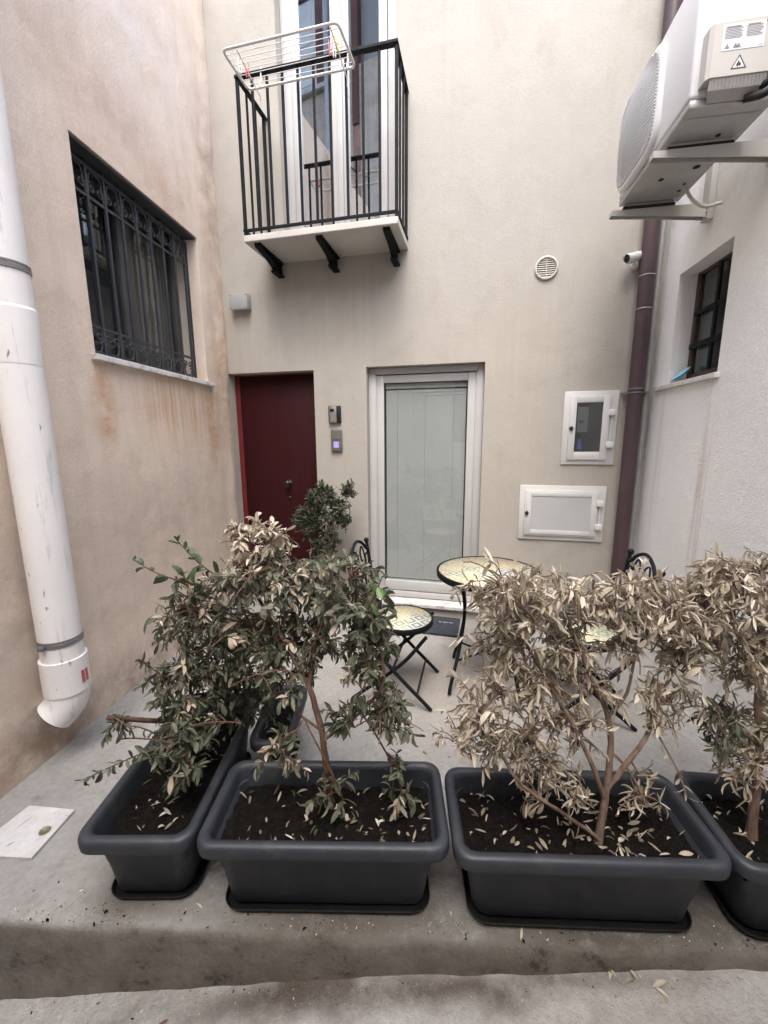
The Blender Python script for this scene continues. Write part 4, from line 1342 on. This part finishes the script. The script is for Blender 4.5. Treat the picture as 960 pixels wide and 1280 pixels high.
def planter(name, label, sauc_label, loc, rz, lx, ly, h=.30, litter=40, dryness=1.0, leaf_sc=1.0, group='slate grey planters on black saucers'):
    t = thing(name, label, 'planter', loc, rz, group)
    hx, hy = lx / 2, ly / 2
    z0 = .022
    P = [(hx - .078, hy - .064, .04, z0), (hx - .072, hy - .058, .045, z0 + .004), (hx - .044, hy - .034, .05, h - .056), (hx - .038, hy - .029, .05, h - .052),
         (hx - .006, hy - .006, .055, h - .050), (hx - .001, hy - .001, .055, h - .044), (hx, hy, .055, h - .016), (hx - .003, hy - .003, .053, h - .006), (hx - .010, hy - .010, .048, h - .001), (hx - .022, hy - .022, .042, h), (hx - .031, hy - .031, .038, h - .005),
         (hx - .036, hy - .036, .036, h - .02), (hx - .056, hy - .050, .03, h - .14)]
    mb, R_ = loft(P)
    mb.build('tub', M['planter'], t, 50, fixn=True)
    # soil surface with lumps
    sz = h - .075
    ex, ey = hx - .044, hy - .040
    nx_, ny_ = int(ex * 2 / .012), int(ey * 2 / .012)
    seed = random.uniform(0, 50)
    def fz(x, y):
        e = min(1, (ex - abs(x)) / .03, (ey - abs(y)) / .03)
        return sz + .014 * nz(x, y, seed, 7) + .016 * nz(x, y, seed + 9, 30) - .006 * (1 - e)
    so_ = grid_sheet(-ex, ex, -ey, ey, nx_, ny_, fz).build('soil', M['soil'], t, fixn=False)
    lc = LeafCloud()
    for i in range(litter):
        x, y = random.uniform(-ex + .02, ex - .02), random.uniform(-ey + .015, ey - .015)
        if random.random() < .45:
            x = max(-ex + .02, min(ex - .02, random.gauss(.08, .13))); y = max(-ey + .015, min(ey - .015, random.gauss(-.02, .06)))
        dry = random.random() < dryness
        lc.add(Vector((x, y, fz(x, y) + .006)), Vector((random.uniform(-1, 1), random.uniform(-1, 1), random.uniform(-.05, .3))), Vector((random.uniform(-.4, .4), random.uniform(-.4, .4), 1)),
               random.uniform(.012, .044) * leaf_sc, random.uniform(.005, .015) * leaf_sc, random.uniform(.1, 1.3), random.uniform(-1.2, 2.2), random.random() ** 1.4, 1 if dry else 0)
    lo_ = lc.build('fallen_leaves', [M['leafgreen'], M['leafdry']], t)
    # saucer: a thing of its own
    s_, _ = loft([(hx - .09, hy - .06, .05, .002), (hx - .062, hy - .043, .06, .005), (hx - .054, hy - .035, .06, .024), (hx - .058, hy - .039, .055, .025), (hx - .064, hy - .046, .05, .012), (hx - .085, hy - .06, .05, .010)])
    b = s_.bm
    bmesh.ops.holes_fill(b, edges=[e for e in b.edges if e.is_boundary], sides=100)
    so2 = s_.build('saucer', M['saucer'], None, 50, loc=loc, rotz=rz)
    tag(so2, sauc_label, 'saucer', 'black saucers under the planters')
    return t
PL = {}
planter('planter', 'slate grey planter set lengthways beside the left wall, front left corner of the row', 'black saucer under the planter set lengthways on the left', (-.778, 1.428, 0), PI / 2, .755, .368, .30, 110, .7)
planter('planter', 'slate grey planter holding the grey-green wilting bush with the red-brown trunk', 'black saucer under the planter with the wilting grey-green bush', (-.192, 1.203, 0), R(-1.1), .782, .352, .30, 110, .6, .95)
planter('planter', 'slate grey planter holding the fully dried beige bush in the middle right', 'black saucer under the planter with the fully dried beige bush', (.610, 1.155, 0), R(-2.2), .805, .352, .30, 140, 1.0, 1.05)
planter('planter', 'slate grey planter cut off by the right edge of the picture', 'black saucer under the planter at the right edge of the picture', (1.412, 1.102, 0), R(-6), .785, .365, .30, 130, 1.0, 1.1)
planter('planter', 'narrow slate grey planter behind the others, half hidden under the green bush', 'black saucer under the narrow half hidden planter', (-.478, 1.70, 0), PI / 2, .42, .185, .275, 8, .5)
# pot of the shrub by the door
sp_ = thing('flower_pot', 'dark round pot with the green shrub between the red door and the glass door', 'flower pot', WB(.99, .27, 0))
MB().lathe([(0, .002), (.105, .002), (.135, .25), (.150, .252), (.152, .29), (.140, .292), (.132, .24), (0, .235)], n=36).build('tub', M['planter'], sp_)
MB().lathe([(.133, .246), (.07, .252), (0, .250)], n=28).build('soil', M['soil'], sp_)

# ================================================================== plants
def grow(label, name, cat, loc, limbs, blobs, bark, mats, seed, leafL=(.030, .056), leafW=.40, droop=.75, fold=(.2, 1.2), curl=(-.7, 1.6), twig_r=.0022, extras=(), upright=0.0, nleaf=(9, 14), group=None, solid=()):
    """limbs: list of (points, r0, r1); blobs: (centre, radii, twigs, material index, tone range)"""
    rnd = random.Random(seed); random.seed(seed)
    t = thing(name, label, cat, loc, 0, group)
    L0 = Vector(loc)
    nodes = []
    tr_ = MB()
    for li, (pts, r0, r1) in enumerate(limbs):
        P = spline([Vector(p) - L0 for p in pts], 5)
        n = len(P)
        P = [p + Vector((nz(p.x, p.y, p.z + seed, 14), nz(p.y, p.z, p.x + seed, 14), 0)) * .004 for p in P]
        rs = [(r0 + (r1 - r0) * i / (n - 1)) * (1 + .12 * nz(P[i].x, P[i].z, seed, 30)) for i in range(n)]
        if li == 0:
            rs[0] *= 1.35; rs[1] *= 1.15
        tr_.tube(P, rs, 8)
        nodes += [(p, rr) for p, rr in zip(P[n // 3:], rs[n // 3:])]
    tr_.build('trunk', bark, t, 60)
    tw = MB(); lc = LeafCloud()
    def leaves(path, n, mi, tr, Ls, frac=.25, dro=droop, wm=1.0):
        m_ = len(path)
        for i in range(n):
            f = frac + (1 - frac) * (i + rnd.random()) / n
            x = f * (m_ - 1); a = min(m_ - 2, int(x)); p = path[a].lerp(path[a + 1], x - a)
            ax_ = (path[a + 1] - path[a]).normalized()
            phi = i * 2.4 + rnd.uniform(-.5, .5)
            o1 = ax_.orthogonal().normalized(); o2 = ax_.cross(o1)
            out = o1 * math.cos(phi) + o2 * math.sin(phi)
            d = out * rnd.uniform(.5, 1.0) + ax_ * rnd.uniform(.1, 1.0) + Vector((0, 0, -1)) * rnd.uniform(-.5, 1.5) * dro + Vector((0, 0, 1)) * upright + rv(.35)
            L = rnd.uniform(*leafL) * Ls * (rnd.uniform(.85, 1.12) if rnd.random() > .35 else rnd.uniform(.4, .85))
            lc.add(p, d, Vector((rnd.uniform(-.6, .6), rnd.uniform(-.6, .6), 1)), L, L * leafW * wm * rnd.uniform(.65, 1.3), rnd.uniform(*fold), rnd.uniform(*curl), tr[0] + (tr[1] - tr[0]) * rnd.random() ** 1.2, mi, rnd.uniform(-.7, .7))
    def twig(a, b, r0, r1, lift=.3):
        d = b - a
        c1_ = a + d * .35 + Vector((0, 0, d.length * lift)) + rv(d.length * .10)
        c2_ = a + d * .75 + Vector((0, 0, d.length * lift * .6)) + rv(d.length * .10)
        P = bez(a, c1_, c2_, b, 8)
        tw.tube(P, [r0 + (r1 - r0) * i / 7 for i in range(8)], 5)
        return P
    for bi, bl_ in enumerate(blobs):
        c, rad, ntw, mix, tr = bl_[:5]
        c = Vector(c) - L0
        Ls = bl_[5] if len(bl_) > 5 else 1.0
        # a few carrying branches into the clump, then short twigs off those
        near = sorted(nodes, key=lambda q: (q[0] - c).length)
        a, ra = near[0]
        hub = c + Vector((rnd.uniform(-.3, .3) * rad[0], rnd.uniform(-.3, .3) * rad[1], rnd.uniform(-.5, 0) * rad[2]))
        HP = twig(a, hub, min(ra * .7, .0055), .003, .15) if (a - hub).length > .05 else [a, hub]
        sub = [(p, .003) for p in (HP[2:] if len(HP) > 4 else HP)]
        for i in range(max(2, ntw // 6)):
            e = c + Vector((rnd.gauss(0, .45) * rad[0], rnd.gauss(0, .45) * rad[1], rnd.gauss(0, .45) * rad[2]))
            s0_ = rnd.choice(sub)[0]
            P = twig(s0_, e, .003, .002, .2)
            sub += [(p, .002) for p in P[3:]]
        for i in range(ntw):
            while True:
                q = rv(1)
                if q.length < 1: break
            q = q * (.55 + .45 * rnd.random()) if q.length > .4 else q
            e = c + Vector((q.x * rad[0], q.y * rad[1], q.z * rad[2])) * 1.18
            s0_ = min(rnd.sample(sub, min(len(sub), 14)), key=lambda z: (z[0] - e).length)[0]
            if (s0_ - e).length > .17:
                e = s0_ + (e - s0_).normalized() * .17 if rnd.random() < .3 else e
            if (s0_ - e).length < .03: e = e + Vector((rnd.uniform(-.05, .05), rnd.uniform(-.05, .05), .05))
            P = twig(s0_, e, twig_r, .0012, .25)
            mi = mix if isinstance(mix, int) else (1 if rnd.random() < mix else 0)
            leaves(P, rnd.randint(*nleaf) if rnd.random() > .16 else rnd.randint(0, 4), mi, tr, Ls, .2 if (s0_ - e).length < .15 else .5)
    for (pts, n, mi, tr, Ls, dro, *wm_) in extras:
        P = spline([Vector(p) - L0 for p in pts], 5)
        tw.tube(P, [.0035 - .0022 * i / (len(P) - 1) for i in range(len(P))], 5)
        leaves(P, n, mi, tr, Ls, .15, dro, wm_[0] if wm_ else 1.0)
    for (pts, r0, r1) in solid:
        P = [Vector(p) - L0 for p in pts]
        tw.tube(spline(P, 3), r0, 8)
    tw.build('twigs', bark, t, 60)
    lc.build('foliage', mats, t)
    return t

GM = [M['leafgreen'], M['leafdry'], M['leaffresh']]
# centre: wilting grey-green bush
grow('wilting grey-green bush with a red-brown trunk and a dry beige crown, centre left', 'bush', 'bush', (-.192, 1.245, .20), [
    ([(-.192, 1.245, .20), (-.207, 1.26, .367), (-.227, 1.28, .524), (-.267, 1.3, .661), (-.317, 1.33, .734), (-.381, 1.36, .846), (-.479, 1.4, 1.009), (-.453, 1.42, 1.12)], .0135, .004),
    ([(-.262, 1.3, .65), (-.237, 1.32, .817), (-.163, 1.32, .97)], .008, .003),
    ([(-.216, 1.27, .469), (-.085, 1.25, .591), (-.003, 1.22, .728), (-.028, 1.25, .90)], .006, .003),
    ([(-.300, 1.32, .72), (-.40, 1.40, .80), (-.56, 1.43, .84), (-.66, 1.44, .86)], .006, .003),
    ([(-.222, 1.275, .50), (-.33, 1.32, .56), (-.46, 1.40, .66)], .005, .003),
], [
    ((-.445, 1.42, 1.155), (.135, .10, .070), 55, 0.95, (.35, 1.0), .85),
    ((-.46, 1.40, 1.02), (.20, .15, .11), 77, 0.25, (.3, 1.0), .95),
    ((-.30, 1.39, .98), (.17, .14, .12), 65, 0.15, (.3, .95), .95),
    ((-.12, 1.30, 1.01), (.115, .11, .14), 47, 0.10, (.3, .95), .95),
    ((-.50, 1.42, .78), (.21, .15, .15), 65, 0.13, (.15, .85), .95),
    ((-.27, 1.40, .77), (.18, .15, .14), 58, 0.10, (.12, .8), .95),
    ((-.06, 1.26, .78), (.11, .11, .17), 45, 0.08, (.1, .75), 1.0),
    ((.02, 1.22, .60), (.11, .10, .09), 26, 0.10, (.1, .75), 1.0),
    ((-.12, 1.24, .58), (.14, .10, .07), 17, 0.04, (.05, .6), 1.0),
    ((-.38, 1.22, .42), (.12, .07, .06), 12, 0.17, (.1, .8), .9),
    ((.04, 1.20, .33), (.06, .06, .07), 10, 0.17, (.1, .8), .9),
    ((-.17, 1.22, .30), (.09, .06, .05), 10, 0.21, (.1, .8), .9),
    ((-.70, 1.43, .88), (.12, .12, .13), 43, 0.25, (.1, .9), .9),
    ((-.66, 1.44, .70), (.14, .13, .13), 43, 0.13, (.1, .8), .95),
    ((-.36, 1.33, .66), (.13, .11, .10), 25, 0.10, (.1, .8), .95),
    ((-.05, 1.25, .93), (.09, .10, .10), 24, 0.10, (.2, .9), .95),
], M['bark'], GM, 11, extras=[
    ([(-.509, 1.38, .97), (-.641, 1.38, 1.073), (-.715, 1.38, 1.16)], 11, 2, (.1, .8), 1.3, -.3, 1.5),
    ([(-.565, 1.38, .97), (-.76, 1.36, 1.037), (-.86, 1.36, 1.095)], 8, 2, (.1, .7), 1.3, -.2, 1.5),
    ([(-.60, 1.38, .97), (-.68, 1.36, 1.02), (-.70, 1.36, 1.06)], 8, 2, (.1, .7), 1.25, -.2, 1.5),
    ([(-.109, 1.28, .837), (-.039, 1.22, 1.0), (-.006, 1.2, 1.085)], 8, 2, (.3, 1), .9, .2, 1.3),
    ([(-.03, 1.22, .95), (.0, 1.19, 1.03), (.012, 1.18, 1.0)], 4, 2, (0, .4), 1.35, 1.2, 1.3),
    ([(-.33, 1.38, 1.10), (-.31, 1.37, 1.17)], 3, 2, (.4, .9), .8, 0),
])
# left: dark wilting shrub in the lengthways planter
grow('dark wilted shrub drooping over the lengthways planter by the left wall', 'bush', 'bush', (-.775, 1.40, .20), [
    ([(-.775, 1.40, .20), (-.77, 1.41, .35), (-.75, 1.44, .52), (-.76, 1.48, .70), (-.78, 1.5, .84)], .011, .003),
    ([(-.772, 1.41, .33), (-.70, 1.48, .42), (-.60, 1.56, .52), (-.56, 1.6, .66)], .007, .003),
    ([(-.77, 1.40, .30), (-.74, 1.32, .40), (-.70, 1.26, .47)], .006, .003),
], [
    ((-.79, 1.50, .78), (.13, .13, .13), 40, 0.25, (.1, .85), .95),
    ((-.75, 1.42, .59), (.19, .15, .15), 69, 0.10, (.05, .7), 1.0),
    ((-.60, 1.56, .45), (.18, .17, .15), 63, 0.07, (.05, .6), 1.0),
    ((-.71, 1.30, .47), (.15, .12, .09), 40, 0.10, (.05, .7), 1.0),
    ((-.57, 1.62, .68), (.18, .16, .15), 55, 0.08, (.05, .6), 1.0),
    ((-.88, 1.22, .53), (.05, .06, .04), 4, 0.13, (.05, .6), .85),
    ((-.68, 1.24, .36), (.10, .06, .05), 12, 0.17, (.1, .7), .95),
], M['bark'], GM, 23, extras=[
    ([(-.74, 1.32, .40), (-.782, 1.22, .475), (-.871, 1.15, .476), (-.945, 1.12, .455)], 36, 0, (.05, .6), .85, 1.3),
    ([(-.74, 1.32, .40), (-.84, 1.26, .53), (-.92, 1.22, .56)], 12, 0, (.05, .5), .85, 1.3),
], solid=[([(-.94, 1.25, .575), (-.835, 1.35, .487), (-.762, 1.425, .43)], .0085, .009)])
DM = [M['leafdry'], M['leafdry'], M['leafgreen']]
# middle right: dead beige bush
grow('fully dried beige bush with several bare stems, middle right', 'bush', 'bush', (.672, 1.105, .20), [
    ([(.672, 1.105, .20), (.695, 1.12, .371), (.713, 1.15, .517), (.706, 1.17, .63), (.65, 1.18, .749), (.606, 1.2, .86), (.54, 1.2, .98)], .0125, .004),
    ([(.705, 1.13, .405), (.776, 1.14, .508), (.837, 1.16, .597), (.88, 1.18, .714), (.929, 1.2, .845), (.908, 1.2, .95)], .009, .004),
    ([(.71, 1.17, .63), (.769, 1.19, .7), (.788, 1.2, .873), (.759, 1.2, 1.0)], .006, .003),
    ([(.690, 1.12, .38), (.626, 1.12, .53), (.574, 1.13, .633), (.513, 1.15, .742), (.422, 1.16, .896), (.375, 1.15, 1.01)], .008, .0035),
    ([(.672, 1.10, .25), (.559, 1.1, .34), (.421, 1.1, .445), (.345, 1.12, .559), (.291, 1.14, .68)], .0065, .003),
], [
    ((.36, 1.16, 1.03), (.16, .13, .095), 68, 0, (.25, 1.0), 1.0),
    ((.54, 1.20, .99), (.15, .14, .10), 68, 0, (.25, 1.0), 1.0),
    ((.74, 1.20, .99), (.15, .14, .11), 68, 0, (.25, 1.0), 1.0),
    ((.91, 1.20, .96), (.13, .13, .12), 49, 0, (.25, 1.0), 1.0),
    ((.38, 1.19, .86), (.15, .13, .10), 42, 0, (.1, .9), 1.0),
    ((.58, 1.21, .83), (.14, .12, .08), 29, 0, (.1, .8), .95),
    ((.75, 1.21, .84), (.11, .12, .07), 17, 0, (.1, .9), .95),
    ((.29, 1.15, .67), (.11, .10, .13), 32, 0, (.1, .9), .95),
    ((.47, 1.15, .62), (.12, .10, .09), 18, 0, (.1, .8), .9),
    ((.56, 1.14, .38), (.17, .07, .07), 13, 0, (.1, .8), .95),
    ((.22, 1.10, .60), (.07, .07, .06), 12, 0, (.2, .9), .9),
    ((.84, 1.16, .68), (.09, .09, .12), 18, 0, (.2, .9), .9),
    ((.40, 1.16, .50), (.14, .09, .10), 34, 0, (.1, .8), .9),
    ((.60, 1.17, .58), (.12, .09, .12), 26, 0, (.1, .8), .85),
    ((.66, 1.20, .72), (.16, .10, .07), 26, 0, (.1, .8), .9),
    ((.50, 1.15, .44), (.12, .09, .09), 16, 0, (.05, .8), .9),
    ((.80, 1.12, .36), (.10, .07, .07), 10, 0, (.1, .8), .9),
    ((.98, 1.21, .95), (.10, .12, .12), 40, 0, (.25, 1.0), 1.0),
    ((.95, 1.20, .80), (.10, .11, .10), 30, 0, (.15, .9), .95),
    ((.93, 1.18, .66), (.09, .09, .09), 14, 0, (.15, .9), .9),
    ((.47, 1.18, .74), (.14, .11, .08), 26, 0, (.15, .9), .95),
], M['drybark'], DM, 37, leafL=(.034, .062), leafW=.28, droop=1.05, fold=(.3, 1.4), curl=(-1.3, 2.2), nleaf=(8, 13), extras=[
    ([(.84, 1.16, .61), (.89, 1.10, .50), (.90, 1.06, .44)], 11, 0, (.1, .7), .9, 1.3),
    ([(.77, 1.14, .50), (.80, 1.13, .46), (.83, 1.12, .50)], 7, 2, (.2, .7), .7, .3),
])
# right edge
grow('dry bush at the right edge with a few grey-green leaves low down', 'bush', 'bush', (1.185, 1.13, .20), [
    ([(1.185, 1.13, .20), (1.186, 1.14, .348), (1.203, 1.17, .497), (1.199, 1.2, .676), (1.214, 1.22, .832), (1.159, 1.22, .99)], .016, .005),
    ([(1.198, 1.17, .526), (1.10, 1.18, .60), (1.03, 1.19, .68)], .007, .003),
    ([(1.20, 1.2, .65), (1.30, 1.2, .80), (1.36, 1.2, .9)], .008, .003),
], [
    ((1.05, 1.21, 1.01), (.13, .13, .12), 69, .0, (.2, 1.0), 1.0),
    ((1.20, 1.24, 1.05), (.13, .12, .09), 55, .0, (.1, .8), .9),
    ((1.13, 1.20, .82), (.13, .12, .14), 64, .0, (.1, .8), 1.0),
    ((1.07, 1.19, .60), (.10, .10, .10), 30, 2, (.2, .85), .95),
    ((1.15, 1.15, .46), (.10, .09, .08), 30, 0, (.05, .7), .95),
    ((1.34, 1.2, .87), (.16, .13, .18), 79, 0, (.2, 1.0), 1.0),
    ((1.30, 1.18, .6), (.13, .12, .12), 35, 0, (.1, .8), 1.0),
], M['drybark'], DM, 53, leafL=(.034, .060), leafW=.28, droop=1.05, fold=(.3, 1.4), curl=(-1.3, 2.2), nleaf=(8, 13))
# green shrub by the door
gl = WB(.99, .27, .24)
def gs_(s, o, z): return tuple(WB(s, o, z))
grow('healthy dark green shrub in front of the wall between the two doors', 'shrub', 'shrub', tuple(gl), [
    ([gs_(.99, .27, .24), gs_(.98, .27, .5), gs_(.95, .28, .78), gs_(.96, .28, 1.0)], .010, .004),
    ([gs_(.985, .27, .45), gs_(1.06, .27, .7), gs_(1.12, .27, .95), gs_(1.2, .27, 1.08)], .007, .003),
    ([gs_(.98, .27, .45), gs_(.85, .30, .7), gs_(.78, .32, .9)], .007, .003),
], [
    (gs_(.95, .27, 1.03), (.16, .14, .13), 117, 0, (0, 1), 1.0),
    (gs_(1.08, .27, .88), (.13, .13, .15), 103, 0, (0, 1), 1.0),
    (gs_(.85, .30, .84), (.15, .14, .16), 117, 0, (0, .9), 1.0),
    (gs_(1.17, .25, 1.08), (.07, .08, .07), 32, 0, (.2, 1), 1.0),
    (gs_(.98, .30, .66), (.15, .14, .15), 69, 0, (0, .7), 1.0),
], M['drybark'], [M['leafdark']], 71, leafL=(.026, .042), leafW=.44, droop=.0, fold=(.1, .4), curl=(-.2, .6), upright=.55, nleaf=(9, 13))

# ================================================================== fallen leaves on the ground
def ground_leaf(x, y, z, L, rz, label, group, seed, mat_):
    random.seed(seed)
    lc = LeafCloud()
    lc.add(Vector((0, 0, .004)), Vector((1, 0, random.uniform(0, .25))), Vector((random.uniform(-.3, .3), random.uniform(-.5, .5), 1)), L, L * random.uniform(.22, .36), random.uniform(.2, .7), random.uniform(.2, .9), random.uniform(.15, .7), 0)
    o = lc.build('dry_leaf', [mat_])
    o.location = (x, y, z); o.rotation_euler.z = rz
    tag(o, label, 'leaf', group)
    return o
tl = [(.66, .955), (.70, .945), (.735, .95), (.77, .93), (.80, .905), (.785, .895), (.68, .96)]
for i, (x, y) in enumerate(tl):
    ground_leaf(x, y, street_z(x, y) + .002, random.uniform(.035, .06), random.uniform(0, 6), 'dry beige leaf in the small cluster on the street below the dried bush', 'leaves clustered on the street', 100 + i, M['leafdry'])
for i, (x, y) in enumerate([(.33, 1.045), (.66, 1.035), (.85, 1.02), (-.17, 1.075), (.42, 1.03), (-.62, 1.10)]):
    ground_leaf(x, y, .004, random.uniform(.025, .045), random.uniform(0, 6), 'dry leaf lying on the concrete at the foot of the planters', 'leaves at the foot of the planters', 200 + i, M['leafdry'])
for i, (x, y) in enumerate([(.25, 2.55), (.45, 2.75), (.35, 2.05), (.55, 2.0), (.2, 1.75), (-.3, 1.7), (.75, 1.8), (-.22, 1.9), (1.0, 1.7), (.9, 2.6)]):
    ground_leaf(x, y, .004, random.uniform(.03, .05), random.uniform(0, 6), 'dry leaf lying on the courtyard floor around the mosaic table', 'leaves on the courtyard floor', 300 + i, M['leafdry'])
random.seed(5)
for i, (x, y) in enumerate([(-.66, .955), (-.72, .94), (-.30, .985)]):
    ground_leaf(x, y, street_z(x, y) + .002, .035, random.uniform(0, 6), 'dark reddish leaf scrap on the street at the lower left', 'dark leaf scraps on the street', 400 + i, M['bark'])

gm = LeafCloud()
random.seed(77)
for i in range(900):
    if random.random() < .6:
        x = random.uniform(-1.35, 1.15); y = edge_y(x) + abs(random.gauss(.0, .05)) + .012; z = .002
    elif random.random() < .5:
        x = random.uniform(-1.2, 1.2); y = edge_y(x) - abs(random.gauss(0, .04)) - .008; z = street_z(x, y) + .001
    else:
        x = random.uniform(-1.3, 1.5); y = random.uniform(1.4, 3.0); z = .003
    L = random.uniform(.002, .007) if random.random() < .9 else random.uniform(.007, .014)
    gm.add(Vector((x, y, z)), rv(1) * Vector((1, 1, .3)), Vector((random.uniform(-.5, .5), random.uniform(-.5, .5), 1)), L, L * random.uniform(.3, .8), random.uniform(.1, 1), random.uniform(-1, 1.5), random.random(), 0 if random.random() < .55 else 1)
gt = gm.build('grit', [M['soil'], M['leafdry']])
tag(gt, 'crumbs of soil and bits of dry leaf scattered on the concrete around the planters', 'debris', kind='stuff')
